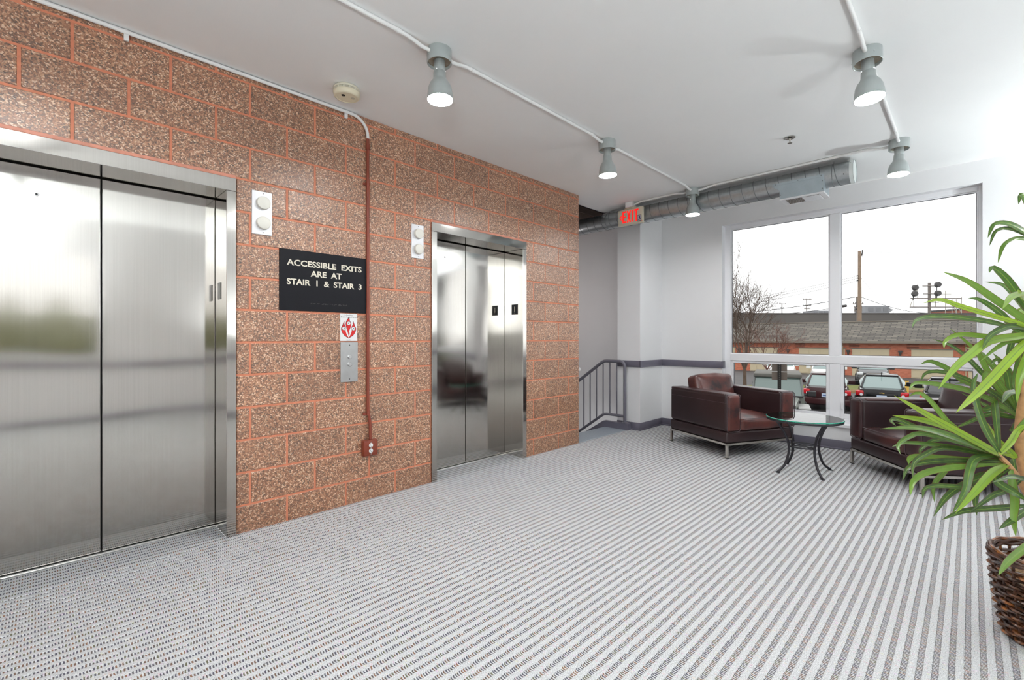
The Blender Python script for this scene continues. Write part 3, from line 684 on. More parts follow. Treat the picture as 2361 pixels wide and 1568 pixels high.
m = MB(); exrect(m, .193, .193 + sw, lb, lt); m.obj('letter', M_exit, ex)
m = MB(); exrect(m, .224, .280, lt - .02, lt); exrect(m, .2425, .2425 + sw, lb, lt - .02); m.obj('letter', M_exit, ex)
m = MB().prism([(.022, .096), (.045, .125), (.056, .125), (.038, .096), (.056, .067), (.045, .067)], lambda u, v, d: exy(u, v, d), 0, .002); m.obj('arrow', M_exit, ex)
lbl = MB(); exrect(lbl, .268, .318, .018, .094); lbl = lbl.obj('sticker', M_ink, ex)
lm = MB(); lm.add([exy(.272, .024, .0026), exy(.314, .024, .0026), exy(.314, .089, .0026), exy(.272, .089, .0026)], [(0, 1, 2, 3)]); lm.obj('sticker_face', simple('sticker_white', srgb(205, 205, 212), .4), lbl)
lm = MB(); lm.add([exy(.284, .055, .003), exy(.306, .055, .003), exy(.302, .084, .003), exy(.288, .084, .003)], [(0, 1, 2, 3)]); lm.obj('sticker_mark', simple('sticker_blue', srgb(60, 60, 130), .4), lbl)
lm = MB(); lm.add([exy(.275, .046, .003), exy(.281, .040, .003), exy(.300, .03, .003), exy(.279, .034, .003)], [(0, 1, 2, 3)]).add([exy(.29, .05, .003), exy(.311, .05, .003), exy(.311, .036, .003), exy(.296, .036, .003)], [(0, 1, 2, 3)]); lm.obj('sticker_print', simple('sticker_grey', srgb(90, 90, 100), .4), lbl)
MB().lathe([(0, .002), (.005, .002), (.005, 0)], (-.022, .165 - .326, .02), 10, axis='-x').obj('indicator', simple('indicator_orange', srgb(235, 130, 100), .4), ex)

# ================================================================== THINGS ON THE BLOCK WALL
def lantern(x0, x1, z0, z1, label):
    r = thing('hall_lantern', label, 'lantern', ((x0 + x1) / 2, D, z0), group='elevator hall lanterns'); w = (x1 - x0) / 2; h = z1 - z0
    MB().rbox(-w, w, -.006, 0, 0, h, .002, 1).obj('plate', M_alum if False else simple('satin_plate', (.72, .72, .74), .35, metal=.6), r)
    for zz in (h * .27, h * .73):
        MB().lathe([(.0, .024), (.034, .024), (.039, .021), (.041, .012), (.041, -.001)], (0.006, -.006, zz), 32, axis='-y').obj('lens', M_lens, r, True)
    for zz in (.014, h - .014): MB().lathe([(.0, .002), (.003, .002), (.003, -.001)], (.006, -.006, zz), 8, axis='-y').obj('screw', M_dark, r)
lantern(.928, 1.048, 1.87, 2.146, 'silver wall plate with two round cream lanterns beside the nearer elevator')
lantern(2.101, 2.218, 1.862, 2.138, 'silver wall plate with two round cream lanterns beside the farther elevator')
sg = thing('directory_sign', 'black sign in cream capitals about accessible exits and stairs on the brick wall', 'sign', (1.091, D, 1.395))
SWD, SHT = .612, .407
MB().rbox(0, SWD, -.006, 0, 0, SHT, .0015, 1).obj('panel', M_black, sg)
for body, xa, xb, zc_, in (('ACCESSIBLE  EXITS', 1.137, 1.667, 1.716), ('ARE  AT', 1.293, 1.515, 1.652), ('STAIR  1  &  STAIR  3', 1.137, 1.667, 1.588)):
    letters(sg, body, xa - 1.091, zc_ - .0205 - 1.395, xb - xa, .041, M_cream, -.006, bold=.028)
br = MB(); rnd = random.Random(3)
for i in range(62):
    if i % 9 == 8: continue
    for row in range(2):
        if rnd.random() < .62: br.lathe([(.0014, 0), (.0008, .0009)], (.205 + i * .0042, -.006, .050 + row * .0045), 5, axis='-y')
br.obj('braille', simple('braille_dots', srgb(110, 108, 104), .4), sg)
# fire notice
fn = thing('fire_notice', 'white fire notice with red flame symbols above the call buttons', 'sign', (1.505, D, 1.19)); NW, NH = .129, .199
MB().box(0, NW, -.002, 0, 0, NH).obj('paper', M_paper, fn)
wall_text(fn, 'lettering', 'In Case Of Fire', .034, NH - .0165, .062, .0085, M_ink, -.002, .01, .0006)
wall_text(fn, 'lettering', 'Elevators Are Out Of Service', .005, NH - .030, .119, .0085, M_ink, -.002, .01, .0006)
wall_text(fn, 'lettering', 'Use Exit', .048, .004, .034, .0075, M_ink, -.002, .01, .0006)
def flame(pts, mat, y, name='flame', par=None):
    cv = catmull([(a, b, 0) for a, b in pts], 40)
    m = MB().prism([(p.x, p.y) for p in cv[:-1]], lambda a, b, d: (a, y - d, b), 0, .0005); return m.obj(name, mat, par or fn)
FC = .064
def grow(pts, k): 
    mx = sum(p[0] for p in pts) / len(pts); my = sum(p[1] for p in pts) / len(pts)
    return [(mx + (p[0] - mx) * k, my + (p[1] - my) * k) for p in pts]
FL = {'mid': [(FC, .040), (FC - .006, .065), (FC - .016, .095), (FC - .021, .125), (FC - .012, .148), (FC + .003, .168), (FC + .008, .145), (FC + .018, .125), (FC + .014, .100), (FC + .004, .075), (FC + .006, .055), (FC, .040)],
      'l': [(FC + .0, .022), (FC - .03, .040), (FC - .048, .062), (FC - .055, .088), (FC - .046, .110), (FC - .034, .140), (FC - .032, .118), (FC - .022, .100), (FC - .024, .075), (FC - .016, .050), (FC, .022)]}
FL['r'] = [(2 * FC - a, b) for a, b in FL['l']]
for k, p in FL.items():
    flame(grow(p, 1.09), M_ink, -.0021, 'flame_outline'); flame(p, M_red, -.0027)
for a_, b_ in ((FC, .128), (FC - .036, .091), (FC + .036, .091)):
    MB().lathe([(.0, .0010), (.0145, .0010), (.0145, .0)], (a_, -.0024, b_), 20, axis='-y').obj('icon_ring', M_ink, fn)
    ic = MB().lathe([(.0, .0013), (.0128, .0013), (.0128, .0)], (a_, -.0024, b_), 20, axis='-y').obj('icon', M_paper, fn)
    m = MB()
    for u0, v0, u1, v1 in ((-.008, -.006, .007, .006), (-.004, .007, .003, -.002), (-.002, -.001, .006, -.007)):
        m.tube([(a_ + u0, -.0038, b_ + v0), (a_ + u1, -.0038, b_ + v1)], .0012, 4)
    m.obj('pictogram', M_ink, ic)
# call buttons
cb = thing('call_button_panel', 'brushed metal panel with two round elevator call buttons under the fire notice', 'call panel', (1.5065, D, .892)); h = .29
MB().rbox(0, .131, -.008, 0, 0, h, .002, 1).obj('plate', M_alum, cb)
for zz in (.128, .183):
    bt = MB().lathe([(.0165, 0), (.0165, .006), (.0145, .0075), (.0135, .006)], (.067, -.008, zz), 24, axis='-y').obj('button_ring', M_screw, cb, True)
    MB().lathe([(.0, .011), (.0115, .011), (.013, .0095), (.013, 0)], (.067, -.008, zz), 24, axis='-y').obj('button', simple('button_face', (.75, .75, .75), .3, metal=.9), bt, True)
for zz in (.022, h - .022): MB().lathe([(.0, .0015), (.0035, .0015), (.0035, 0)], (.067, -.008, zz), 10, axis='-y').obj('screw', M_dark, cb)

# ================================================================== ARMCHAIRS
def cushion(m, x0, x1, y0, y1, z0, z1, dome=.03, front=.02, r=.03, wr=.004, seed=0, nx=18, ny=18, axis='z'):
    """soft rounded box: a grid on a rounded box with a domed top and creases"""
    b = bmesh.new(); bmesh.ops.create_cube(b, size=2); bmesh.ops.subdivide_edges(b, edges=b.edges[:], cuts=13, use_grid_fill=True)
    cx_, cy_, cz_ = (x0 + x1) / 2, (y0 + y1) / 2, (z0 + z1) / 2; hx, hy, hz = (x1 - x0) / 2, (y1 - y0) / 2, (z1 - z0) / 2
    for v in b.verts:
        u = v.co.copy()
        px_, py_, pz_ = u.x * hx, u.y * hy, u.z * hz
        q = Vector((max(-(hx - r), min(hx - r, px_)), max(-(hy - r), min(hy - r, py_)), max(-(hz - r), min(hz - r, pz_))))
        d = Vector((px_, py_, pz_)) - q
        if d.length > 1e-6: d = d.normalized() * r
        p = q + d
        e = (1 - u.x ** 2) * (1 - u.y ** 2); e2 = (1 - u.x ** 2) * (1 - u.z ** 2)
        if u.z > 0: p.z += dome * e * u.z
        if u.y < 0: p.y -= front * e2 * -u.y
        nv = noise.noise(Vector((p.x * 7 + seed, p.y * 5, p.z * 7))) * wr + noise.noise(Vector((p.x * 22 + seed, p.y * 9, p.z * 9))) * wr * .5
        p += u.normalized() * nv
        v.co = Vector((cx_, cy_, cz_)) + p
    return m.bm(b)
def armchair(label, loc, rz, worn):
    r = thing('leather_armchair', label, 'armchair', loc, rz, 'leather armchairs by the window')
    Wh, Dh = .447, .424     # half width and depth at the metal frame
    fr = MB()
    for q in ([(-Wh, -Dh), (Wh, -Dh)], [(Wh, -Dh), (Wh, Dh)], [(Wh, Dh), (-Wh, Dh)], [(-Wh, Dh), (-Wh, -Dh)]):
        (xa, ya), (xb, yb) = q; fr.box(min(xa, xb) - .010, max(xa, xb) + .010, min(ya, yb) - .010, max(ya, yb) + .010, .126, .147)
    fr.obj('metal_frame', M_chrome, r)
    for x in (-Wh, Wh):
        for y in (-Dh, Dh):
            l = MB().rbox(x - .0125, x + .0125, y - .0125, y + .0125, .004, .130, .003, 1).obj('leg', M_chrome, r)
            MB().rbox(x - .014, x + .014, y - .014, y + .014, 0, .006, .002, 1).obj('foot', M_dark, l)
    MB().rbox(-Wh - .012, Wh + .012, -Dh - .012, Dh + .012, .147, .262, .022, 4).obj('base', M_leather2, r, True)
    AW = .178
    for s in (-1, 1):
        x0, x1 = (s * (Wh + .012), s * (Wh + .012 - AW)); x0, x1 = min(x0, x1), max(x0, x1)
        am = MB().rbox(x0, x1, -Dh - .006, Dh + .012, .258, .642, .036, 5).obj('arm', M_leather2, r, True)
        MB().rbox(x0 + .012, x1 - .012, -Dh - .022, -Dh + .03, .268, .632, .022, 4).obj('arm_front', M_leather3 if worn else M_leather, am, True)
        yy = -Dh - .012; pts = []
        for ax, az, sx, sz in ((x0 + .034, .294, -1, -1), (x1 - .034, .294, 1, -1), (x1 - .034, .606, 1, 1), (x0 + .034, .606, -1, 1)):
            st_ = {(-1, -1): 180, (1, -1): 270, (1, 1): 0, (-1, 1): 90}[(sx, sz)]
            for i in range(6): a = R(st_ + 18 * i); pts.append((ax + .032 * math.cos(a), yy, az + .032 * math.sin(a)))
        MB().tube(pts, .0042, 6, closed=True).obj('piping', M_piping, am, True)
        xo = s * (Wh + .0122)
        MB().tube([(xo, -Dh + .0, .553), (xo, Dh - .02, .553)], .0022, 5).obj('seam', M_piping, am)
        MB().rbox(x0 + .004, x1 - .004, -Dh + .03, Dh, .62, .646, .012, 3).obj('arm_pad', M_leather, am, True)
    MB().rbox(-Wh + AW - .02, Wh - AW + .02, Dh - .14, Dh + .012, .25, .630, .03, 4).obj('backrest', M_leather2, r, True)
    sc = cushion(MB(), -Wh + AW - .008, Wh - AW + .008, -Dh - .012, Dh - .13, .258, .385, .045, .016, .028, .004, 3).obj('seat_cushion', M_leather3 if worn else M_leather, r, R(80))
    wI = Wh - AW + .006
    MB().tube([(x, -Dh - .014 - .014 * (1 - (x / wI) ** 2), .384 + .004 * (1 - (x / wI) ** 2)) for x in [(-wI + .02) + (2 * wI - .04) * i / 10 for i in range(11)]], .0035, 5).obj('cushion_piping', M_piping, sc, True)
    bc = MB(); cushion(bc, -wI, wI, -.085, .085, 0, .40, .018, .035, .045, .006, 11)
    bo = bc.obj('back_cushion', M_leather3 if worn else M_leather, r, R(80)); bo.location = (0, Dh - .205, .385); bo.rotation_euler = (R(-13), 0, 0)
    return r
def chair_from(p_left, p_right, label, worn):     # ground points of the two front legs, seen from the front
    a, b = Vector((*p_left, 0)), Vector((*p_right, 0)); u = (b - a).normalized(); back = Vector((-u.y, u.x, 0))
    mid = (a + b) / 2; c_ = mid + back * .424
    return armchair(label, c_, math.atan2(u.y, u.x), worn)
ch1 = chair_from((4.845, 1.755), (5.667, 1.358), 'maroon leather armchair in front of the window corner, left of the glass table', True)
ch2 = chair_from((5.516, .821), (4.807, .272), 'maroon leather armchair partly hidden behind the potted plant, right of the glass table', False)

# ================================================================== GLASS TABLE
TX, TY, TZ = 4.875, 1.083, .492
tb = thing('side_table', 'round glass side table on curved black iron legs between the armchairs', 'table', (TX, TY, 0), R(0))
TR = .305
gm = MB().lathe([(.0, TZ), (TR - .006, TZ), (TR - .006, TZ - .010), (.0, TZ - .010)], seg=64, caps=False)
gt = gm.obj('glass_top', M_tglass, tb)
MB().lathe([(TR - .0062, TZ), (TR - .002, TZ - .001), (TR, TZ - .004), (TR, TZ - .007), (TR - .002, TZ - .0095), (TR - .0062, TZ - .010)], seg=64, caps=False).obj('glass_edge', M_tedge, gt, True)
rim = MB(); 
rim.tube([((TR - .012) * math.cos(2 * math.pi * i / 56), (TR - .012) * math.sin(2 * math.pi * i / 56), TZ - .0215) for i in range(56)], .009, 8, closed=True, flat=1.0); rim.obj('rim', M_iron, tb, True)
FEET = [(4.669, 1.243), (4.694, .906), (5.087, .918), (5.039, 1.259)]
angs = []
for fx, fy in FEET:
    d = Vector((fx - TX, fy - TY)); a = math.atan2(d.y, d.x); angs.append(a); rf = d.length
    prof = [(.268, TZ - .025), (.245, .43), (.195, .36), (.163, .29), (.150, .23), (.153, .17), (.175, .10), (.205, .05), (rf, .004)]
    pts = catmull([(math.cos(a) * q, math.sin(a) * q, z) for q, z in prof], 24)
    lg = MB().tube(pts, .0105, 8).obj('leg', M_iron, tb, True)
    MB().lathe([(.0, 0), (.02, 0), (.02, .004), (.0, .004)], (math.cos(a) * rf, math.sin(a) * rf, 0), 12, caps=False).obj('foot', M_iron, lg)
zr = .232
def loop(a0, a1, tang):
    p0 = Vector((math.cos(a0) * .150, math.sin(a0) * .150, zr)); p1 = Vector((math.cos(a1) * .150, math.sin(a1) * .150, zr)); return p0, p1
p0, p1 = loop(angs[0], angs[1], 0); p2, p3 = loop(angs[2], angs[3], 0)
def oval(pa, pb, w, inn):
    c_ = (pa + pb) / 2; u = (pb - pa); L_ = u.length / 2; u.normalize(); v = Vector((-u.y, u.x, 0))
    if v.dot(-c_) < 0: v = -v
    c_ = c_ + v * w * .55
    return [c_ - u * L_ * math.cos(t_) - v * w * math.sin(t_) for t_ in [2 * math.pi * i / 24 * inn for i in range(25)]]
s1 = oval(p0, p1, .05, .88); s2 = oval(p2, p3, .05, .88)
MB().tube(catmull(list(reversed(s1))[:] , 60), .0065, 8).obj('scroll', M_iron, tb, True)
MB().tube(catmull(list(reversed(s2))[:] , 60), .0065, 8).obj('scroll', M_iron, tb, True)
MB().tube([p1 * .98, (p1 + p3) / 2, p3 * .98], .0065, 8).obj('scroll_bar', M_iron, tb, True)

# ================================================================== BASKET AND PLANT
BX, BY = 2.82, -.235
M_wick = None
def wicker():
    t = NT('brown_wicker'); oi = t.new('ShaderNodeObjectInfo'); p = t.pos(obj=True)
    f = t.math('ADD', t.math('MULTIPLY', t.noise(p, 26, 3), .9), t.math('MULTIPLY_ADD', oi.outputs['Random'], .25, -.12))
    t.set(color=t.ramp(f, [(.3, srgb(44, 27, 20)), (.52, srgb(84, 50, 30)), (.66, srgb(150, 90, 40)), (.8, srgb(196, 132, 60))]), rough=.3, spec=.6); t.bump(t.noise(t.pos((60, 60, 300), True), 1, 2), .3, .002); return t.m
M_wick = wicker()
bk = thing('wicker_basket', 'dark brown woven wicker basket holding the plant at the right edge', 'basket', (BX, BY, 0))
BH, RB, RT, NS = .325, .138, .178, 26
def brad(z): q = z / BH; return RB + (RT - RB) * q + .006 * math.sin(q * math.pi)
for k in range(NS):
    a = 2 * math.pi * k / NS
    MB().tube([(brad(z) * math.cos(a), brad(z) * math.sin(a), z) for z in (.004, .08, .16, .24, BH - .004)], .0055, 5, flat=.6).obj('stake', M_wick, bk)
NR = 19
for j in range(NR):
    z = .012 + j * (BH - .045) / (NR - 1); pts = []
    rr_ = brad(z)
    for i in range(NS * 4):
        a = 2 * math.pi * i / (NS * 4); ph = i / 4 * math.pi + (j % 2) * math.pi
        pts.append(((rr_ + .0085 * math.cos(ph)) * math.cos(a), (rr_ + .0085 * math.cos(ph)) * math.sin(a), z + .0022 * math.sin(a * 5 + j * 2)))
    MB().tube(pts, .0098, 6, closed=True, flat=.62).obj('weaver', M_wick, bk, True)
for j, (dr, dz) in enumerate(((.008, -.004), (-.006, -.003), (.006, .010), (-.005, .010), (.0, .016))):
    MB().tube([((RT + dr) * math.cos(2 * math.pi * i / 60), (RT + dr) * math.sin(2 * math.pi * i / 60), BH + dz + .003 * math.sin(i * 1.3 + j * 2)) for i in range(60)], .0075, 6, closed=True).obj('rim_strand', M_wick, bk, True)
MB().lathe([(.0, .004), (.130, .004), (.130, .012), (.0, .012)], seg=28, caps=False).obj('bottom', M_wick, bk)
mo = MB(); rnd = random.Random(5); zm = .262
mo.lathe([(.0, zm - .01), (.08, zm - .012), (.158, zm - .02), (.158, zm - .06), (0, zm - .06)], seg=28, caps=False)
for i in range(900):
    a = rnd.uniform(0, 6.28); q = .155 * math.sqrt(rnd.random()); x, y = q * math.cos(a), q * math.sin(a); d = rnd.uniform(0, 6.28); l_ = rnd.uniform(.015, .04); z = zm - .006 + rnd.uniform(-.004, .012)
    mo.tube([(x, y, z), (x + math.cos(d) * l_ * .5, y + math.sin(d) * l_ * .5, z + rnd.uniform(.002, .014)), (x + math.cos(d + .6) * l_, y + math.sin(d + .6) * l_, z + rnd.uniform(-.006, .004))], .0009, 3)
mo = mo.obj('spanish_moss', simple('dry_moss', srgb(188, 160, 128), .8, var=.25, vscale=60)); mo.location = (BX, BY, 0); mo['kind'] = 'stuff'; tag(mo, 'pale dry curly moss covering the soil in the basket', 'moss')

def leaf_mat():
    t = NT('dracaena_leaf'); uv = t.new('ShaderNodeUVMap'); s = t.new('ShaderNodeSeparateXYZ'); t.link(uv.outputs[0], s.inputs[0]); u = s.outputs[0]
    oi = t.new('ShaderNodeObjectInfo'); e = t.math('ABSOLUTE', t.math('SUBTRACT', u, .5))
    st_ = t.noise(t.pos(obj=True), 40, 2)
    base = t.ramp(oi.outputs['Random'], [(0.0, srgb(34, 64, 40)), (0.45, srgb(62, 100, 48)), (0.75, srgb(110, 150, 52)), (1.0, srgb(164, 196, 50))])
    base = t.mix(t.math('LESS_THAN', e, .05), base, srgb(120, 150, 60))
    cc = t.mix(t.math('GREATER_THAN', e, .46), t.mix(t.math('MULTIPLY', st_, .35), base, srgb(150, 180, 90)), srgb(110, 54, 44))
    t.set(color=cc, rough=.32, spec=.5)
    tl = t.new('ShaderNodeBsdfTranslucent'); t.link(cc, tl.inputs[0]); mx = t.new('ShaderNodeMixShader'); mx.inputs[0].default_value = .38
    t.link(t.b.outputs[0], mx.inputs[1]); t.link(tl.outputs[0], mx.inputs[2]); t.link(mx.outputs[0], t.out.inputs[0]); return t.m
M_leaf = leaf_mat()
M_bark = simple('pale_cane_bark', srgb(196, 150, 104), .7, var=.22, vscale=35)
plant = thing('dracaena_plant', 'tall dracaena with long narrow green leaves and a pale bent trunk at the right edge', 'plant', (BX, BY, zm - .02))
pb = Vector(plant.location)
def make_leaf(pts, w, twist=0.0, nm='leaf'):
    w *= .68
    cv = catmull(pts, 14); n_ = len(cv); vs = []; fs = []; uvs = []
    for i, p in enumerate(cv):
        tg = (cv[min(i + 1, n_ - 1)] - cv[max(i - 1, 0)]).normalized(); q = i / (n_ - 1)
        view = (Vector((0, 0, CAM_H)) - p).normalized(); nrm = (Vector((0, 0, 1)) * .22 + view)
        nrm = (nrm - tg * nrm.dot(tg)); nrm = nrm.normalized() if nrm.length > 1e-4 else tg.orthogonal()
        sd = tg.cross(nrm); a = twist * (q - .3); sd = sd * math.cos(a) + nrm * math.sin(a); nn = sd.cross(tg)
        hw = w * .5 * (min(1.0, .45 + q * 2.2) if q < .35 else max(.03, (1 - ((q - .35) / .65) ** 2.4) ** .8 if q < .999 else .03))
        for k, (o_, dp) in enumerate(((-1, .22), (-.5, .10), (0, 0), (.5, .10), (1, .22))):
            vs.append(p + sd * (hw * o_) + nn * (hw * dp) - pb); uvs.append((k / 4, q))
    for i in range(n_ - 1):
        for k in range(4): fs.append((i * 5 + k, i * 5 + k + 1, i * 5 + k + 6, i * 5 + k + 5))
    me = bpy.data.meshes.new(nm); me.from_pydata([tuple(v) for v in vs], [], fs); me.materials.append(M_leaf)
    ul = me.uv_layers.new(name='UVMap')
    for lp in me.loops: ul.data[lp.index].uv = uvs[lp.vertex_index]
    me.polygons.foreach_set('use_smooth', [True] * len(me.polygons)); me.update()
    return link(nm, me, plant)
def zA(x, y): return (1930 + x / 4.9, 860 + y / 4.9)
def zB(x, y): return (2150 + x / 4.9, 580 + y / 4.9)
LV = []
def leafpx(pxs, Zb, Zt, w=.036, tw=0.0):   # pixel outline of a blade, base first, with the distances of base and tip
    n_ = len(pxs); pts = [ray_pt(p[0], p[1], Zb + (Zt - Zb) * (i / (n_ - 1))) for i, p in enumerate(pxs)]
    make_leaf(pts, w, tw)
A = lambda *q: [zA(*p) for p in q]; Bq = lambda *q: [zB(*p) for p in q]
low = [
    (A((1850, 940), (1700, 850), (1050, 490), (645, 255)), 1.55, .040), (A((1850, 950), (1400, 680), (1000, 540), (625, 480)), 1.62, .038),
    (A((1860, 960), (1700, 870), (1250, 700), (900, 620), (485, 632)), 1.50, .038), (A((1870, 950), (1300, 760), (1000, 660), (700, 530), (610, 540), (665, 595)), 1.70, .028),
    (A((1850, 930), (1750, 880), (1300, 600), (1060, 320), (920, 225), (805, 265)), 1.95, .030), (A((1870, 960), (1450, 870), (1150, 820), (780, 790), (620, 835)), 1.72, .030),
    (A((1860, 960), (1600, 850), (1000, 690), (800, 730), (690, 820), (715, 915)), 1.60, .028), (A((1870, 960), (1500, 800), (1150, 750), (960, 850), (935, 935)), 1.80, .028),
    (A((1880, 970), (1250, 850), (1000, 920), (870, 1020), (855, 1185)), 1.64, .030), (A((1890, 1000), (1400, 985), (1000, 955), (830, 960), (805, 1030)), 1.78, .042),
    (A((1890, 1005), (1300, 990), (950, 1020), (800, 1080), (740, 1220)), 1.70, .032), (A((1900, 1020), (1300, 1070), (1000, 1130), (860, 1230), (825, 1390)), 1.62, .036),
    (A((1960, 1080), (1700, 1240), (1500, 1290), (1150, 1275), (990, 1310), (965, 1420)), 1.66, .028), (A((1880, 980), (1350, 1010), (1200, 1130), (1090, 1280), (1105, 1470)), 1.85, .030),
    (A((1900, 1010), (1700, 1150), (1400, 1280), (1220, 1420), (1090, 1620)), 1.75, .038), (A((1860, 930), (1580, 960), (1500, 1100), (1450, 1330), (1300, 1590)), 1.68, .042),
    (A((1940, 1030), (1760, 1130), (1600, 1300), (1330, 1590)), 1.60, .044), (A((2100, 1190), (1900, 1330), (1750, 1390), (1480, 1590)), 1.72, .032),
    (A((2150, 1500), (1800, 1530), (1450, 1560), (1180, 1660)), 1.70, .036), (A((1850, 930), (1700, 680), (1600, 430), (1540, 150), (1590, 0)), 1.90, .036),
    (A((1960, 1080), (1980, 1250), (2010, 1450), (1995, 1640), (2020, 1850)), 1.72, .040), (A((1900, 1010), (1790, 1200), (2000, 1350), (2150, 1440)), 1.70, .044),
    (A((1870, 930), (1780, 740), (1660, 560), (1560, 420)), 2.05, .034), (A((1880, 920), (2000, 940), (1850, 790), (1740, 690)), 1.95, .034),
    (A((1960, 1080), (1700, 1130), (1520, 1200), (1430, 1390), (1420, 1540)), 1.95, .028), (A((1880, 985), (1600, 1010), (1350, 1040), (1180, 1090)), 1.9, .034),
    (A((1880, 950), (1500, 760), (1200, 690), (930, 620), (660, 560)), 1.9, .030), (A((1890, 1010), (1720, 1120), (1600, 1280), (1560, 1450), (1580, 1610)), 1.85, .032),
    ([(2375, 1170), (2340, 1195), (2303, 1220)], 1.7, .034), ([(2400, 1235), (2361, 1265), (2325, 1295), (2302, 1326)], 1.62, .040),
    ([(2395, 1120), (2361, 1105), (2330, 1100), (2290, 1112)], 1.65, .032), ([(2300, 1052), (2330, 1020), (2350, 990), (2380, 975)], 1.8, .034),
]
for pts, zt_, w in low: leafpx(pts, 1.80, zt_, w, random.uniform(-.7, .7))
upp = [
    (Bq((1100, 830), (1034, 770), (700, 540), (400, 340), (110, 228)), 1.62, .040), (Bq((1120, 700), (1060, 620), (950, 460), (820, 290), (680, 180), (640, 240)), 1.75, .040),
    (Bq((1120, 720), (1040, 640), (900, 470), (780, 370), (590, 340)), 1.95, .026), (Bq((1200, 620), (1060, 500), (970, 485), (870, 530), (790, 650)), 1.60, .038),
    (Bq((1130, 1000), (1030, 930), (900, 830), (750, 680), (540, 545), (400, 525)), 1.95, .036), ([(2390, 770), (2361, 750), (2280, 726), (2216, 707), (2167, 691), (2129, 699)], 1.58, .030),
    ([(2390, 765), (2330, 755), (2280, 742), (2195, 730), (2144, 730), (2112, 738), (2102, 757)], 1.52, .030), (Bq((1150, 900), (1000, 1000), (600, 960), (300, 940), (150, 1010), (130, 1095)), 1.70, .032),
    (Bq((1150, 930), (1034, 950), (650, 1010), (450, 1150), (250, 1320), (65, 1555)), 1.50, .046), (Bq((1150, 900), (1034, 860), (850, 850), (650, 950), (560, 1110)), 1.65, .036),
    ([(2395, 770), (2361, 795), (2290, 870), (2246, 913), (2204, 951)], 1.48, .046), (Bq((1150, 960), (1000, 1010), (850, 1020), (700, 1110), (540, 1240)), 1.85, .028),
    ([(2390, 770), (2360, 800), (2350, 840), (2340, 880), (2344, 905)], 1.75, .036), ([(2380, 700), (2361, 690), (2352, 680), (2346, 668)], 1.7, .04),
    ([(2395, 770), (2370, 820), (2352, 870), (2345, 930)], 1.65, .040), ([(2395, 770), (2350, 760), (2330, 800), (2318, 860)], 2.0, .034)]
for pts, zt_, w in upp: leafpx(pts, 1.84, zt_, w, random.uniform(-.7, .7))
mid = [
    ([(2352, 960), (2330, 930), (2285, 870), (2250, 810), (2190, 757)], 2.05, .036), ([(2352, 960), (2330, 930), (2250, 845), (2225, 820), (2190, 795), (2150, 782)], 2.2, .028),
    ([(2352, 962), (2300, 910), (2225, 880), (2185, 850), (2145, 833), (2123, 840)], 2.0, .034), ([(2352, 962), (2300, 915), (2230, 875), (2170, 857), (2135, 860), (2123, 878)], 1.9, .028),
    ([(2352, 965), (2300, 930), (2230, 900), (2150, 885), (2110, 884), (2098, 897)], 1.85, .036), ([(2352, 960), (2310, 890), (2275, 860), (2268, 890), (2250, 940)], 1.9, .030),
    ([(2350, 950), (2340, 900), (2322, 850), (2290, 815)], 2.1, .040), ([(2350, 950), (2310, 870), (2260, 815), (2225, 800)], 2.15, .034),
    ([(2352, 962), (2320, 935), (2290, 905), (2245, 882), (2200, 885)], 2.1, .034), ([(2352, 965), (2320, 960), (2280, 955), (2230, 975), (2205, 985)], 2.1, .030),
    ([(2352, 962), (2330, 900), (2322, 860), (2300, 830), (2283, 842)], 1.95, .036), ([(2352, 965), (2330, 962), (2300, 950), (2265, 930), (2215, 905)], 2.2, .030),
    ([(2360, 890), (2345, 903), (2325, 908), (2310, 930)], 1.7, .040), ([(2350, 955), (2300, 940), (2270, 945), (2240, 940)], 2.05, .04),
    ([(2352, 962), (2330, 945), (2310, 900), (2280, 880), (2262, 895)], 2.2, .036), ([(2350, 965), (2336, 990), (2326, 992)], 1.95, .03)]
for pts, zt_, w in mid: leafpx(pts, 1.98, zt_, w, random.uniform(-.8, .8))
# leaves on the far side of each crown, mostly outside the frame
rnd = random.Random(21)
for (cpx, cpy, cz, n_) in ((2385, 765, 1.86, 14), (2400, 560, 1.95, 10), (2305, 1052, 1.80, 3)):
    c0 = ray_pt(cpx, cpy, cz)
    for i in range(n_):
        a = rnd.uniform(-2.3, .5); e = rnd.uniform(-.1, 1.0); l_ = rnd.uniform(.3, .48); d = Vector((math.cos(a) * math.cos(e), math.sin(a) * math.cos(e), math.sin(e)))
        p1_ = c0 + d * l_ * .5; p2_ = c0 + d * l_ * .85 - Vector((0, 0, .05)); p3_ = c0 + d * l_ - Vector((0, 0, .14))
        make_leaf([c0, p1_, p2_, p3_], rnd.uniform(.028, .04), rnd.uniform(-.6, .6))
trk = [Vector((BX, BY, zm - .03)), ray_pt(2412, 1180, 1.85), ray_pt(2374, 1100, 1.85), ray_pt(2360, 1010, 1.85), ray_pt(2366, 930, 1.86), ray_pt(2384, 850, 1.86), ray_pt(2388, 770, 1.86), ray_pt(2400, 600, 1.93)]
MB().tube([p - pb for p in catmull(trk, 30)], [.034 - .018 * i / 30 for i in range(31)], 10).obj('trunk', M_bark, plant, True)
MB().tube([p - pb for p in catmull([ray_pt(2376, 1150, 1.85), ray_pt(2348, 1105, 1.82), ray_pt(2320, 1068, 1.80), ray_pt(2298, 1048, 1.80)], 10)], [.013 - .004 * i / 10 for i in range(11)], 8).obj('branch', M_bark, plant, True)
MB().tube([p - pb for p in catmull([ray_pt(2374, 1050, 1.87), ray_pt(2362, 1000, 1.93), ray_pt(2350, 955, 1.98)], 8)], [.012 - .003 * i / 8 for i in range(9)], 8).obj('branch', M_bark, plant, True)

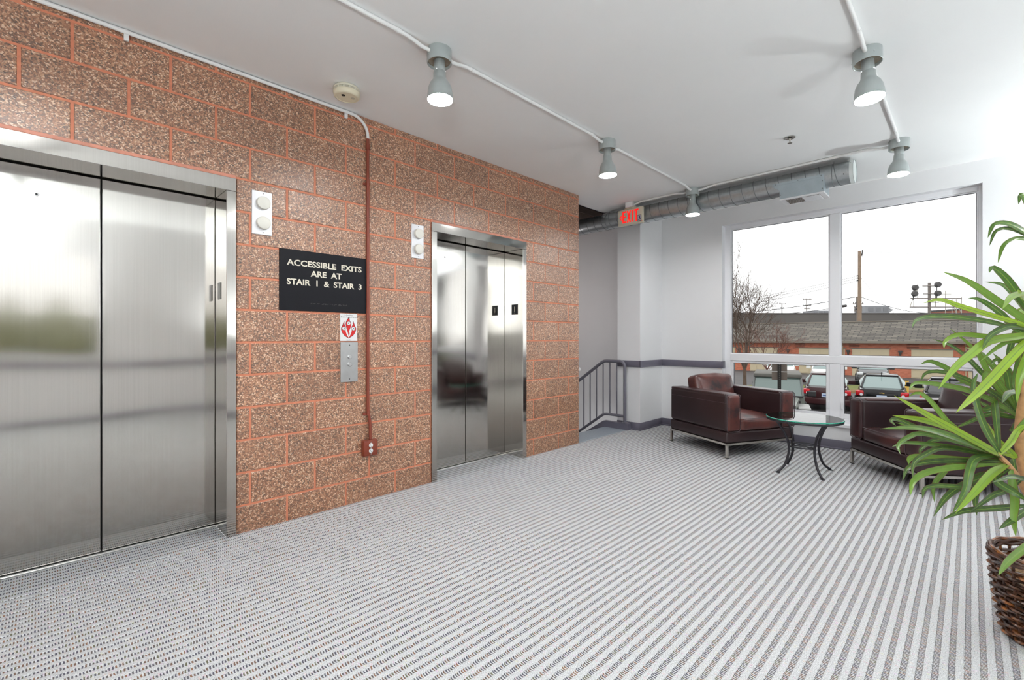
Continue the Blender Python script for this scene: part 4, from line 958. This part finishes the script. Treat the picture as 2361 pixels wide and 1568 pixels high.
# ================================================================== OUTSIDE
def asphalt():
    t = NT('asphalt'); p = t.pos(); n_ = t.noise(p, .35, 4); f = t.noise(p, 30, 2)
    t.set(color=t.ramp(t.math('ADD', t.math('MULTIPLY', n_, .7), t.math('MULTIPLY', f, .3)), [(.3, (.050, .047, .048)), (.7, (.092, .087, .087))]), rough=.75); return t.m
struct(MB().box(XW + .3, 220, -120, 160, GZ - .2, GZ).obj('ground_asphalt', asphalt()))
M_grass = simple('winter_grass', alb(0.61, 122, 128, 52), .9, var=.3, vscale=3)
struct(MB().box(-60, XW + .28, -80, YR - .4, GZ - .2, GZ - .02).obj('ground_lawn', M_grass))
def ground_px(px, Z): p = ray_pt(px, HZ, Z); p.z = GZ; return p
Rv = Vector((math.sin(TH), -math.cos(TH), 0)); Fv = Vector((math.cos(TH), math.sin(TH), 0))
# grass island with kerb
def strip(z0, z1, r0, r1, h0, h1):
    P = [Fv * z0 + Rv * r0, Fv * z0 + Rv * r1, Fv * z1 + Rv * r1, Fv * z1 + Rv * r0]
    m = MB(); m.add([(p.x, p.y, h0) for p in P] + [(p.x, p.y, h1) for p in P], [(0, 3, 2, 1), (4, 5, 6, 7), (0, 1, 5, 4), (1, 2, 6, 5), (2, 3, 7, 6), (3, 0, 4, 7)]); return m
g = strip(26.3, 28.9, 12.0, 29, GZ, GZ + .16).obj('grass_island', M_grass); tag(g, 'strip of yellowish green grass between the parking rows', 'grass'); g['kind'] = 'stuff'
k = strip(26.05, 26.3, 11.9, 29.1, GZ, GZ + .15).obj('kerb', simple('painted_kerb', alb(0.68, 178, 140, 96), .8, var=.1)); tag(k, 'low tan concrete kerb along the grass strip', 'kerb')
# hedge and lawn reflected in the doors
hb = MB(); rnd = random.Random(4)
for i in range(26):
    b_ = bmesh.new(); bmesh.ops.create_icosphere(b_, subdivisions=2, radius=1.0)
    cx_ = -11 + i * .95
    for v in b_.verts:
        v.co = Vector((cx_ + v.co.x * 1.1, -11 + v.co.y * .9 + rnd.uniform(-.1, .1), GZ + 1.9 + v.co.z * 2.2 + rnd.uniform(-.12, .12)))
    hb.bm(b_)
tag(hb.obj('hedge', simple('hedge_green', alb(0.94, 112, 114, 78), .9, var=.35, vscale=5)), 'clipped green hedge outside the room behind the camera', 'hedge')

# ---- garage building, parallel to the window wall
def brick_mat(name, c1, c2, cm, sc=4.0):
    t = NT(name); s = t.new('ShaderNodeSeparateXYZ'); t.link(t.pos(), s.inputs[0]); cv = t.new('ShaderNodeCombineXYZ'); t.link(s.outputs[1], cv.inputs[0]); t.link(s.outputs[2], cv.inputs[1])
    b = t.new('ShaderNodeTexBrick'); t.link(cv.outputs[0], b.inputs[0]); b.inputs['Color1'].default_value = col4(c1); b.inputs['Color2'].default_value = col4(c2); b.inputs['Mortar'].default_value = col4(cm)
    b.inputs['Scale'].default_value = sc; b.inputs['Mortar Size'].default_value = .012; b.inputs['Brick Width'].default_value = .9; b.inputs['Row Height'].default_value = .3
    t.set(color=b.outputs[0], rough=.8); return t.m
def shingle():
    t = NT('asphalt_shingles'); s = t.new('ShaderNodeSeparateXYZ'); t.link(t.pos(), s.inputs[0]); cv = t.new('ShaderNodeCombineXYZ'); t.link(s.outputs[1], cv.inputs[0]); t.link(s.outputs[0], cv.inputs[1])
    b = t.new('ShaderNodeTexBrick'); t.link(cv.outputs[0], b.inputs[0]); b.inputs['Color1'].default_value = col4(alb(0.54, 150, 142, 130)); b.inputs['Color2'].default_value = col4(alb(0.54, 108, 102, 95)); b.inputs['Mortar'].default_value = col4(alb(0.54, 78, 74, 70))
    b.inputs['Scale'].default_value = 1.0; b.inputs['Mortar Size'].default_value = .05; b.inputs['Brick Width'].default_value = .75; b.inputs['Row Height'].default_value = .34; b.inputs['Mortar Smooth'].default_value = .5
    t.set(color=b.outputs[0], rough=.9); return t.m
M_gbrick = brick_mat('orange_brick', alb(1.0, 200, 120, 92), alb(1.0, 176, 96, 70), alb(1.0, 186, 134, 108))
M_gdoor = simple('tan_garage_door', alb(1.00, 196, 182, 152), .6); M_gut = simple('grey_gutter', alb(1.00, 120, 112, 100), .5)
GX = 47.0
ga = thing('garage_building', 'long low orange brick garage with tan doors and grey shingle roof', 'building', (GX, 10, GZ))
def rl_(x0, x1, y0, y1, z0, z1): return (x0 - GX, x1 - GX, y0 - 10, y1 - 10, z0 - GZ, z1 - GZ)
MB().box(*rl_(GX, GX + 9, -16, 21.5, GZ, 1.0)).obj('wall', M_gbrick, ga)
m = MB(); ya, yb = -26.5, 12.
m.add([(-.5, ya, 2.78), (-.5, yb, 2.78), (4.8, yb, 4.52), (4.8, ya, 4.52), (10, yb, 2.78), (10, ya, 2.78), (-.5, ya, 2.68), (-.5, yb, 2.68), (10, yb, 2.68), (10, ya, 2.68)], [(0, 1, 2, 3), (3, 2, 4, 5), (6, 7, 1, 0), (8, 9, 5, 4), (0, 3, 5, 9, 6), (1, 7, 8, 4, 2), (6, 9, 8, 7)])
m.obj('roof', shingle(), ga)
MB().tube([(4.8, ya, 4.54), (4.8, yb, 4.54)], .07, 6).obj('ridge_cap', simple('ridge_cap', alb(0.68, 140, 132, 120), .8), ga)
MB().box(-.66, -.5, ya, yb, 2.66, 2.84).obj('gutter', M_gut, ga)
# doors: seen through the panes, 5.0 m apart or so
def gy(px): t_ = (px - CX) / F_PX; c_, s_ = math.cos(TH), math.sin(TH); return GX * (s_ - t_ * c_) / (c_ + t_ * s_)
for pa, pb_ in ((1965, 2051), (2101, 2198), (1842, 1948), (1730, 1794), (1660, 1695), (2232, 2330)):
    y1_, y0_ = gy(pa), gy(pb_); dr = MB().box(-.02, .12, y0_ - 10, y1_ - 10, 0, 2.18).obj('garage_door', M_gdoor, ga)
    for q in range(4):
        nseg = 4
        for w_ in range(nseg):
            a0 = y0_ - 10 + (y1_ - y0_) * (w_ + .08) / nseg; a1 = y0_ - 10 + (y1_ - y0_) * (w_ + .92) / nseg
            MB().box(-.045, -.02, a0, a1, .07 + q * .53, .49 + q * .53).obj('door_panel', M_gdoor, dr)
    MB().box(-.05, .0, y0_ - 10.1, y1_ - 9.9, 2.18, 2.26).obj('lintel', M_gut, ga)
for px in (1705, 1817, 1956, 2076, 2228):
    y_ = gy(px); lf = MB().box(-.2, 0, y_ - 10.12, y_ - 9.88, 1.95, 2.1).lathe([(.05, 1.7), (.09, 1.95), (.1, 1.98)], (-.12, y_ - 10, 0), 8).obj('wall_lamp', simple('lamp_bronze', alb(1.00, 60, 58, 56), .5), ga)
for px in (1943, 2227, 1716):
    y_ = gy(px); MB().tube([(-.5, y_ - 10, 2.7), (-.06, y_ - 10, 2.45), (-.06, y_ - 10, .1)], .06, 6).obj('downspout', simple('downspout_tan', alb(1.00, 176, 150, 120), .6), ga)
for px in (1842, 1966, 2101, 2200):      # projecting brick quoins over the door corners
    y_ = gy(px)
    for q in range(4): MB().box(-.03, 0, y_ - 10.45, y_ - 9.75, 2.24 + q * .11, 2.29 + q * .11).obj('quoin', simple('dark_brick', alb(1.00, 110, 66, 50), .8), ga)
# ---- long flat grey building behind, with roof units
fb = thing('flat_building', 'long flat-roofed dark grey building behind the garage roof', 'building', Fv * 63 + Rv * 30)
fb.location.z = GZ; fb.rotation_euler = (0, 0, math.atan2(Rv.y, Rv.x))
MB().box(-50, 60, 0, 12, 0, 6.43).obj('wall', simple('grey_parapet', alb(0.76, 112, 108, 104), .8, var=.06, vscale=.6), fb)
MB().box(-50, 60, -.1, .3, 6.40, 6.5).obj('coping', simple('dark_coping', alb(1.00, 84, 80, 78), .7), fb)
def unit(px0, px1, y0, y1, Z, label):
    a_, b_ = ray_pt(px0, y1, Z), ray_pt(px1, y0, Z); w = (b_ - a_).dot(Rv); h_ = b_.z - 4.58
    o_ = thing('rooftop_unit', label, 'air unit', (a_.x, a_.y, 4.58), math.atan2(Rv.y, Rv.x))
    m_ = simple('unit_grey', alb(1.00, 140, 142, 146), .6)
    MB().rbox(0, w, 0, 2.2, 0, h_, .05, 1).obj('casing', m_, o_)
    MB().prism([(w, h_ * .15), (w + h_ * .6, h_ * .55), (w, h_ * .75)], lambda a, b, d: (a, d, b), .2, 1.8).obj('hood', simple('unit_light', alb(1.00, 165, 167, 170), .6), o_)
    for i in range(3): MB().box(w * (.12 + .3 * i), w * (.12 + .3 * i) + w * .2, -.03, 0, h_ * .35, h_ * .8).obj('access_panel', simple('unit_dark', alb(1.00, 126, 128, 132), .6), o_)
unit(1996, 2052, 705, 722, 65, 'light grey air handling unit on the flat roof beside the tall pole')
unit(1873, 1911, 716, 722, 65, 'low grey roof unit on the flat roof just left of the window mullion')
# ---- utility poles and wires
M_pole = simple('weathered_pole', alb(1.00, 142, 122, 104), .9, var=.15, vscale=4); M_pole2 = simple('far_pole', alb(1.00, 120, 112, 106), .9); M_wire = simple('wire_black', alb(1.00, 70, 68, 68), .7); M_wireP = simple('wire_pale', alb(.8, 150, 148, 146), .7)
def pole(px, ytop, Z, rad, label, arms, mat):
    b_ = ground_px(px, Z); t_ = ray_pt(px, ytop, Z); r = thing('utility_pole', label, 'pole', b_, math.atan2(Rv.y, Rv.x)); H_ = t_.z - GZ
    MB().tube([(0, 0, 0), (0, 0, H_)], [rad, rad * .75], 10).obj('shaft', mat, r, True)
    for y_, half in arms:
        z_ = ray_pt(px, y_, Z).z - GZ; ar = MB().box(-half, half, -rad - .1, -rad, z_ - .06, z_ + .06).obj('crossarm', mat, r)
        for s in (-.9, -.5, .5, .9): MB().tube([(half * s, -rad - .05, z_ + .06), (half * s, -rad - .05, z_ + .24)], .045, 6).obj('insulator', M_wire, ar)
    return r
mp = pole(1982, 579, 46, .20, 'tall weathered wooden utility pole rising behind the garage roof', [], M_pole)
for y_ in (636, 641, 647): 
    z_ = ray_pt(1982, y_, 46).z - GZ; MB().tube([(-.34, -.1, z_), (-.15, 0, z_)], .05, 6).obj('insulator', M_wire, mp)
z_ = ray_pt(1982, 590, 46).z - GZ
MB().tube([(.22, 0, z_), (.3, 0, z_ + .6)], .05, 6).tube([(.15, 0, z_ - .1), (.36, 0, z_ - .1)], .04, 6).obj('top_bracket', M_wire, mp)
pole(1976, 684, 50, .11, 'slim dark pole with crossarms standing just left of the tall pole', [(701, .55), (710, .4), (717, .4)], M_pole2)
pole(1803, 699, 105, .12, 'small distant utility pole with one crossarm, left of the pair', [(701, .72), (710, .4)], M_pole2)
pole(1860, 688, 92, .13, 'small distant utility pole with stacked crossarms near the mullion', [(691, .82), (705, .8), (712, .6)], M_pole2)
def wire(pts, label, rad=.02, mat=M_wire, sag=.4):
    a_, b_ = [ray_pt(*p) for p in pts]; n_ = 16
    tag(MB().tube([a_.lerp(b_, i / n_) - Vector((0, 0, sag * 4 * (i / n_) * (1 - i / n_))) for i in range(n_ + 1)], rad, 4).obj('overhead_wire', mat), label, 'wire')
wire([(1976, 637, 46), (1500, 722, 70)], 'pale overhead wire from the top insulator of the tall pole', .020, M_wireP)
wire([(1976, 642, 46), (1500, 728, 70)], 'pale overhead wire from the middle insulator of the tall pole', .020, M_wireP)
wire([(1976, 648, 46), (1500, 737, 70)], 'pale overhead wire from the lowest insulator of the tall pole', .020, M_wireP)
wire([(1976, 684, 49), (1600, 727, 60)], 'thick dark overhead cable sloping left past the mullion', .035)
wire([(1960, 705, 52), (1600, 732, 60)], 'lower dark overhead cable sloping left behind the tree', .028)
wire([(1984, 684, 46), (2145, 722, 60)], 'dark overhead cable dropping right from the tall pole', .028)
wire([(1985, 640, 46), (2080, 735, 62)], 'faint guy wire running down right of the tall pole', .014, M_wireP)
wire([(1986, 579, 46), (2420, 588, 50)], 'faint high wire running right from the top of the tall pole', .014, M_wireP, .2)
tag(MB().tube([ray_pt(1936, 707, 52), ray_pt(1951, 705, 52)], .15, 8).obj('splice_case', M_wire), 'short dark splice case hanging on the cable at the mullion', 'splice case')
# ---- railway signal structure
SZ = 60; sgn = thing('signal_gantry', 'railway signal gantry with dark signal heads on thin frames beyond the flat building', 'signal', ground_px(2143, SZ), math.atan2(Rv.y, Rv.x))
def sg_p(px, py): p = ray_pt(px, py, SZ) - ground_px(2143, SZ); return Vector((p.dot(Rv), 0, p.z))
M_lat = simple('pale_lattice', alb(.8, 190, 184, 170), .7)
MB().tube([sg_p(2143, 860), sg_p(2143, 652)], .17, 8).obj('pole', M_pole2, sgn)
for y_, a_, b_ in ((660, 2124, 2164), (678, 2126, 2163), (697, 2130, 2161)): MB().tube([sg_p(2143, y_) + Vector((sg_p(a_, y_).x, -.2, 0)), sg_p(2143, y_) + Vector((sg_p(b_, y_).x, -.2, 0))], .07, 6).obj('crossarm', M_pole2, sgn)
for y_, a_, b_ in ((688, 2100, 2217), (708, 2098, 2212)): MB().tube([sg_p(a_, y_), sg_p(b_, y_)], .075, 6).obj('beam', M_pole2, sgn)
for a_, b_, c_, d_ in ((2105, 688, 2098, 708), (2116, 655, 2116, 688), (2107, 660, 2117, 660), (2107, 670, 2117, 670), (2195, 690, 2195, 722), (2217, 684, 2217, 722), (2205, 690, 2205, 722), (2195, 700, 2205, 722), (2205, 700, 2217, 722), (2180, 670, 2180, 722), (2107, 676, 2107, 708), (2157, 676, 2157, 708), (2165, 678, 2193, 678)):
    MB().tube([sg_p(a_, b_), sg_p(c_, d_)], .045, 5).obj('strut', M_lat, sgn)
for a_, b_, h_ in ((2104, 664, 5), (2103, 678, 10), (2156, 657, 6), (2156, 677, 10)):
    p = sg_p(a_, b_); b_m = MB().lathe([(.0, .32), (.3, .32), (.36, .2), (.36, -.06), (.0, -.1)], (p.x, -.3, p.z), 14, axis='-y', caps=False); hd = b_m.obj('signal_head', M_wire, sgn)
    MB().tube([(p.x, -.2, p.z - .3), (p.x, -.2, p.z - .75)], .07, 6).obj('signal_stem', M_wire, hd)
# distant red building at right
db = ray_pt(2228, 722, 80); rb = thing('brick_building', 'distant red brick building showing above the flat roof at the right window edge', 'building', (db.x, db.y, GZ), math.atan2(Rv.y, Rv.x))
MB().box(-1, 14, 0, 6, 0, 7.9).obj('wall', simple('far_red_brick', alb(1.00, 150, 92, 72), .8), rb); MB().box(-1.1, 14.1, -.1, 6.1, 7.9, 8.2).obj('coping', M_wire, rb)

# ---- trees
def tree(px, Z, height, spread, label, seed, col, fork, lean=0.0, nmain=8, fine=4, base_r=.11):
    rnd = random.Random(seed); b_ = ground_px(px, Z) + Vector((0, 0, .16 if Z < 28.9 else 0)); r = thing('bare_tree', label, 'tree', b_)
    m_ = simple('bark_' + str(seed), col, .9, var=.2, vscale=8)
    MB().tube([(0, 0, 0), (.01, 0, fork * .5), (0, 0, fork + .1)], [base_r, base_r * .85, base_r * .8], 8).obj('trunk', m_, r, True)
    tw = MB()
    def grow(p, d, l_, rad, lev):
        n_ = 4; pts = [p.copy()]; q = p.copy(); dd = d.copy()
        for i in range(n_):
            dd = (dd + Vector((rnd.uniform(-.14, .14), rnd.uniform(-.14, .14), rnd.uniform(-.02, .13)))).normalized(); q = q + dd * (l_ / n_); pts.append(q.copy())
            if lev > 0 and (i > 0 or lev == fine):
                for _ in range(2):
                    a = rnd.uniform(0, 6.28); sdv = dd.orthogonal().normalized(); sdv = Matrix.Rotation(a, 3, dd) @ sdv
                    nd = (dd * .8 + sdv * rnd.uniform(.35, .7)).normalized(); grow(q, nd, l_ * rnd.uniform(.42, .6), rad * .55, lev - 1)
        tw.tube(pts, [rad * (1 - .7 * i / n_) for i in range(n_ + 1)], 5 if lev >= fine - 1 else 3, caps=False)
    for k in range(nmain):
        a = k * 2.4 + rnd.uniform(-.3, .3); o_ = rnd.uniform(.2, .55) * spread
        grow(Vector((0, 0, fork * rnd.uniform(.85, 1.05))), Vector((math.cos(a) * o_, math.sin(a) * o_, 1)).normalized(), height * rnd.uniform(.42, .60), base_r * .34, fine - 1)
    tw.obj('branches', m_, r); return r
tree(1717, 28.0, 7.3, .72, 'bare young tree with fine upright branches at the left of the window', 12, alb(1.00, 92, 76, 66), .95, nmain=9, base_r=.12)
tree(1768, 30.0, 3.7, 1.7, 'small reddish bare tree behind the dark off-roader', 31, alb(1.00, 112, 74, 64), 1.0, nmain=8, base_r=.07)
# ---- sign post seen from behind
spb = ground_px(1797, 11.5); sps = thing('sign_post', 'backs of two brown street sign plates on a dark perforated post', 'sign post', spb, TH - R(90) - math.atan((1797 - CX) / F_PX))
zz = lambda py: ray_pt(1797, py, 11.5).z - GZ
MB().box(-.04, .04, -.02, .0, 0, zz(820)).box(-.04, -.03, -.05, 0, 0, zz(820)).box(.03, .04, -.05, 0, 0, zz(820)).obj('post', simple('dark_post', alb(1.00, 52, 50, 48), .6, metal=.4), sps)
M_sb = simple('sign_back', alb(1.00, 104, 94, 86), .6, metal=.3)
for a_, b_ in ((829, 856), (858, 876)): MB().rbox(-.165, .165, .002, .008, zz(b_), zz(a_), .003, 1).obj('sign_plate', M_sb, sps)
hl = MB()
for i in range(40): hl.lathe([(.0, .004), (.006, .004), (.006, 0)], (0, -.02, 1.0 + i * .05), 6, axis='-y')
hl.obj('perforations', simple('hole_pale', alb(1.00, 140, 136, 130), .6), sps)

# ---- cars
M_cglass = simple('car_glass', alb(1.00, 120, 138, 136), .08, spec=.9); M_dglass = simple('car_dark_glass', alb(1.00, 34, 36, 38), .06, spec=.9)
M_tyre = simple('tyre', (.012, .012, .012), .8); M_tail = simple('tail_lamp', alb(1.00, 190, 22, 34), .15); M_head = simple('head_lamp', alb(1.00, 215, 218, 222), .12)
M_platec = simple('licence_plate', alb(1.00, 190, 205, 225), .4); M_gold = simple('gold_emblem', alb(1.00, 200, 170, 90), .3, metal=.7); M_blk = simple('black_trim', (.015, .015, .016), .5)
def loft(m, st, mi=0):          # stations (x, z0, z1, half width bottom, half width top)
    vs = []; 
    for x, z0, z1, wb, wt in st:
        zm_ = z0 + (z1 - z0) * .55; vs += [(x, -wb * .96, z0), (x, -wb, zm_), (x, -wt, z1 - .02), (x, -wt * .9, z1), (x, wt * .9, z1), (x, wt, z1 - .02), (x, wb, zm_), (x, wb * .96, z0)]
    n_ = len(st); fs = [tuple(range(8)), tuple((n_ - 1) * 8 + i for i in range(7, -1, -1))]
    for i in range(n_ - 1):
        for k_ in range(8): fs.append((i * 8 + k_, i * 8 + (k_ + 1) % 8, (i + 1) * 8 + (k_ + 1) % 8, (i + 1) * 8 + k_))
    return m.add(vs, fs, mi)
def car(label, px, Z, facing, paint, kind, glass=None, turn=0.0):
    # local +x is forward; facing: +1 nose towards the room, -1 tail towards the room
    b_ = ground_px(px, Z); d = Vector((b_.x, b_.y, 0)).normalized(); d = -d if facing > 0 else d
    Lh = {'sedan': 2.15, 'suv': 2.2, 'jeep': 2.0, 'pickup': 2.6}[kind]
    c_ = b_ - d * Lh if facing > 0 else b_ + d * Lh
    r = thing('parked_car', label, 'car', (c_.x, c_.y, GZ), math.atan2(d.y, d.x) + turn)
    g_ = glass or M_cglass
    if kind == 'sedan':
        body = [(-2.15, .30, .72, .74, .62), (-2.08, .25, .98, .83, .70), (-1.6, .22, 1.02, .86, .72), (-.6, .2, .96, .87, .80), (1.0, .2, .94, .86, .78), (1.7, .22, .84, .83, .68), (2.08, .25, .70, .76, .60), (2.15, .32, .55, .66, .5)]
        top = [(-1.55, 1.0, 1.02, .70, .66), (-.95, .94, 1.43, .76, .56), (-.2, .93, 1.49, .77, .58), (.35, .93, 1.43, .77, .56), (1.10, .92, .95, .74, .68)]; roof = (-.90, .32, .545, 1.44, 1.50); rx = -2.15; fx = 2.15; bz = .86
    elif kind == 'suv':
        body = [(-2.15, .35, .85, .80, .74), (-2.1, .30, 1.08, .88, .80), (-.6, .25, 1.08, .91, .84), (1.0, .25, 1.08, .90, .80), (1.75, .27, 1.0, .88, .72), (2.15, .32, .82, .80, .64), (2.22, .38, .6, .7, .55)]
        top = [(-2.05, 1.05, 1.10, .78, .74), (-1.75, 1.04, 1.64, .80, .62), (-.2, 1.04, 1.70, .82, .64), (.3, 1.04, 1.64, .82, .62), (1.15, 1.04, 1.07, .78, .74)]; roof = (-1.7, .28, .60, 1.64, 1.70); rx = -2.15; fx = 2.22; bz = .95
    elif kind == 'pickup':
        body = [(-2.7, .45, 1.05, .86, .84), (-1.0, .40, 1.1, .95, .90), (1.0, .40, 1.15, .95, .88), (1.9, .42, 1.12, .94, .82), (2.55, .45, 1.0, .90, .75), (2.65, .5, .75, .85, .7)]
        top = [(-1.0, 1.1, 1.15, .86, .84), (-.8, 1.1, 1.78, .86, .66), (.2, 1.1, 1.86, .88, .70), (.55, 1.1, 1.80, .88, .68), (1.25, 1.12, 1.16, .84, .80)]; roof = (-.78, .52, .66, 1.80, 1.87); rx = -2.7; fx = 2.65; bz = 1.0
    else:
        body = [(-2.0, .55, 1.10, .76, .76), (-1.9, .50, 1.14, .78, .78), (.55, .50, 1.14, .78, .78), (.60, .50, 1.12, .66, .64), (1.75, .52, 1.05, .56, .52), (1.9, .55, 1.0, .54, .50)]
        top = [(-1.95, 1.12, 1.15, .76, .76), (-1.9, 1.12, 1.76, .76, .70), (.25, 1.12, 1.78, .76, .68), (.62, 1.12, 1.15, .76, .74)]; roof = (-1.95, .36, .72, 1.75, 1.84); rx = -2.0; fx = 1.9; bz = 1.0
    bo = loft(MB(), body).obj('body', paint, r, R(30))
    gh = loft(MB(), top).obj('windows', g_, r, R(25))
    ro = MB().rbox(roof[0], roof[1], -roof[2], roof[2], roof[3] - .02, roof[4] + .012, .03, 2).obj('roof', simple('soft_top', alb(0.61, 120, 118, 112), .8, var=.08) if kind == 'jeep' else paint, r, True)
    # pillars
    def pil(a, b, w=.035): return MB().tube([a, b], w, 5).obj('pillar', paint if kind != 'jeep' else simple('jeep_grey', alb(1.00, 96, 98, 96), .5), r)
    tp = top
    for s in (-1, 1):
        pil((tp[-1][0], s * tp[-1][3] * .97, tp[-1][2]), (tp[-2][0], s * tp[-2][4], tp[-2][2])); pil((tp[0][0], s * tp[0][3] * .97, tp[0][2]), (tp[1][0], s * tp[1][4], tp[1][2]))
        mx = tp[-1][0] - .25
        mr = MB().rbox(mx - .07, mx + .07, s * .98 - .13 if s > 0 else -1.11, 1.11 if s > 0 else -.85, tp[-1][1] + .02, tp[-1][1] + .2, .03, 2).box(mx - .02, mx + .02, min(s * .74, s * .95), max(s * .74, s * .95), tp[-1][1] + .03, tp[-1][1] + .09)
        mr.obj('mirror', M_blk if kind in ('jeep',) else paint, r)
    wr_ = .33 if kind in ('sedan',) else .40; wx = (-1.3, 1.32) if kind != 'jeep' else (-1.25, 1.25)
    for x in wx:
        for s in (-1, 1):
            yy = s * (.80 if kind != 'jeep' else .80)
            wl = MB().lathe([(.0, .11), (wr_ * .9, .11), (wr_, .07), (wr_, -.07), (wr_ * .9, -.11), (.0, -.11)], (x, yy, wr_), 18, axis='-y', caps=False).obj('wheel', M_tyre, r, True)
            MB().lathe([(.0, .115 * 1), (wr_ * .6, .115), (wr_ * .6, -.115), (.0, -.115)], (x, yy, wr_), 12, axis='-y', caps=False).obj('hub', M_screw, wl)
    # rear
    if kind == 'sedan':
        for s in (-1, 1):
            tl_ = MB().rbox(rx - .02, rx + .24, min(s * .84, s * .58), max(s * .84, s * .58), .70, .92, .05, 3).obj('tail_lamp', M_tail, r, True)
            MB().lathe([(.0, .03), (.055, .03), (.055, 0)], (rx - .0, s * .66, .76), 12, axis='-x').obj('reversing_lamp', M_head, tl_)
        MB().rbox(rx - .03, rx + .1, -.5, .5, .58, .86, .03, 2).obj('boot_panel', paint, r, True)
        MB().rbox(rx - .06, rx + .2, -.80, .80, .30, .56, .05, 2).obj('rear_bumper', paint, r, True)
        p_ = MB().box(rx - .042, rx - .03, -.16, .16, .60, .76).obj('licence_plate', M_platec, r)
        MB().box(rx - .046, rx - .042, -.12, .12, .65, .71).obj('plate_print', simple('plate_ink', alb(1.00, 80, 100, 150), .5), p_)
        MB().tube([(-.9, 0, 1.47), (-1.05, 0, 1.62)], .02, 5).obj('antenna', M_blk, r)
        em = MB().prism([(-.085, .83), (-.03, .83), (-.025, .845), (.085, .845), (.085, .865), (.03, .865), (.025, .88), (-.03, .88), (-.03, .865), (-.085, .862)], lambda a, b, d_: (rx - .035 - d_, a, b), 0, .006)
        if 'emblem' in label: em.obj('emblem', M_gold, r)
    # front
    if kind != 'jeep':
        for s in (-1, 1): MB().rbox(fx - .35, fx - .02, min(s * .80, s * .48), max(s * .80, s * .48), bz - .22, bz - .04, .04, 2).obj('head_lamp', M_head, r, True)
        MB().rbox(fx - .12, fx + .015, -.46, .46, bz - .36, bz - .08, .03, 2).obj('grille', M_blk, r, True)
        MB().rbox(fx - .2, fx + .05, -.80, .80, .34, .52, .04, 2).obj('front_bumper', paint if kind != 'suv' else M_blk, r, True)
    else:
        for s in (-1, 1):
            MB().lathe([(.0, .04), (.09, .04), (.10, 0)], (fx, s * .36, .86), 14, axis='y').obj('head_lamp', M_head, r)
            MB().rbox(.75, 1.85, min(s * .56, s * .90), max(s * .56, s * .90), .84, .93, .04, 3).obj('fender', simple('fender_grey', alb(1.00, 150, 150, 148), .5), r, True)
        MB().rbox(fx - .02, fx + .03, -.48, .48, .62, 1.0, .02, 1).obj('grille', M_blk, r)
        MB().box(.63, .66, -.74, .74, 1.11, 1.16).obj('cowl', M_blk, r)
        for y_ in (-.35, .15): MB().tube([(.66, y_, 1.15), (.58, y_ + .3, 1.26)], .012, 5).obj('wiper', M_blk, r)
        MB().tube([(1.3, -.62, 1.0), (1.3, -.62, 1.08)], .03, 6).tube([(1.3, .62, 1.0), (1.3, .62, 1.08)], .03, 6).obj('hood_latch', M_blk, r)
    return r
P_blk = simple('paint_black', (.006, .006, .007), .16, spec=.35); P_mar = simple('paint_maroon', alb(1.00, 58, 30, 32), .18, spec=.35); P_whi = simple('paint_white', alb(1.00, 226, 226, 224), .2); P_jeep = simple('paint_grey_green', alb(1.00, 112, 116, 110), .35); P_gry = simple('paint_charcoal', alb(1.00, 48, 50, 54), .2, spec=.7)
car('grey off-roader with a square soft top parked nearest the window, nose in', 1792, 14.4, 1, P_jeep, 'jeep', simple('jeep_glass', alb(1.00, 96, 112, 108), .06, spec=.9))
car('dark maroon saloon seen from behind, just left of the window mullion', 1905, 19.4, -1, P_mar, 'sedan')
car('black saloon seen from behind with a gold emblem and round red tail lamps', 2033, 18.7, -1, P_blk, 'sedan')
car('black saloon at the right, mostly hidden by the leaves and armchair', 2190, 17.0, -1, P_blk, 'sedan', M_dglass)
car('charcoal sport utility vehicle facing the room beyond the black saloon', 2012, 29.2, 1, P_gry, 'suv')
car('white pickup truck facing the room behind the sign post', 1799, 31, 1, P_whi, 'pickup')
car('white car facing the room behind the maroon saloon', 1905, 29.2, 1, P_whi, 'suv')
# yellow bollards by the kerb
for px, Z_, lab in ((1942, 25.4, 'slanted yellow wheel stop post left of the black saloon'), (2090, 25.4, 'yellow post right of the black saloon')):
    b_ = ground_px(px, Z_); t_ = thing('bollard', lab, 'bollard', b_); MB().tube([(0, 0, 0), (.0, 0, .75)], .1, 10).obj('post', simple('yellow_paint', alb(1.00, 214, 170, 70), .6), t_, True); MB().lathe([(.1, .75), (.07, .82), (.0, .84)], seg=10, caps=False).obj('cap', M_blk, t_, True)
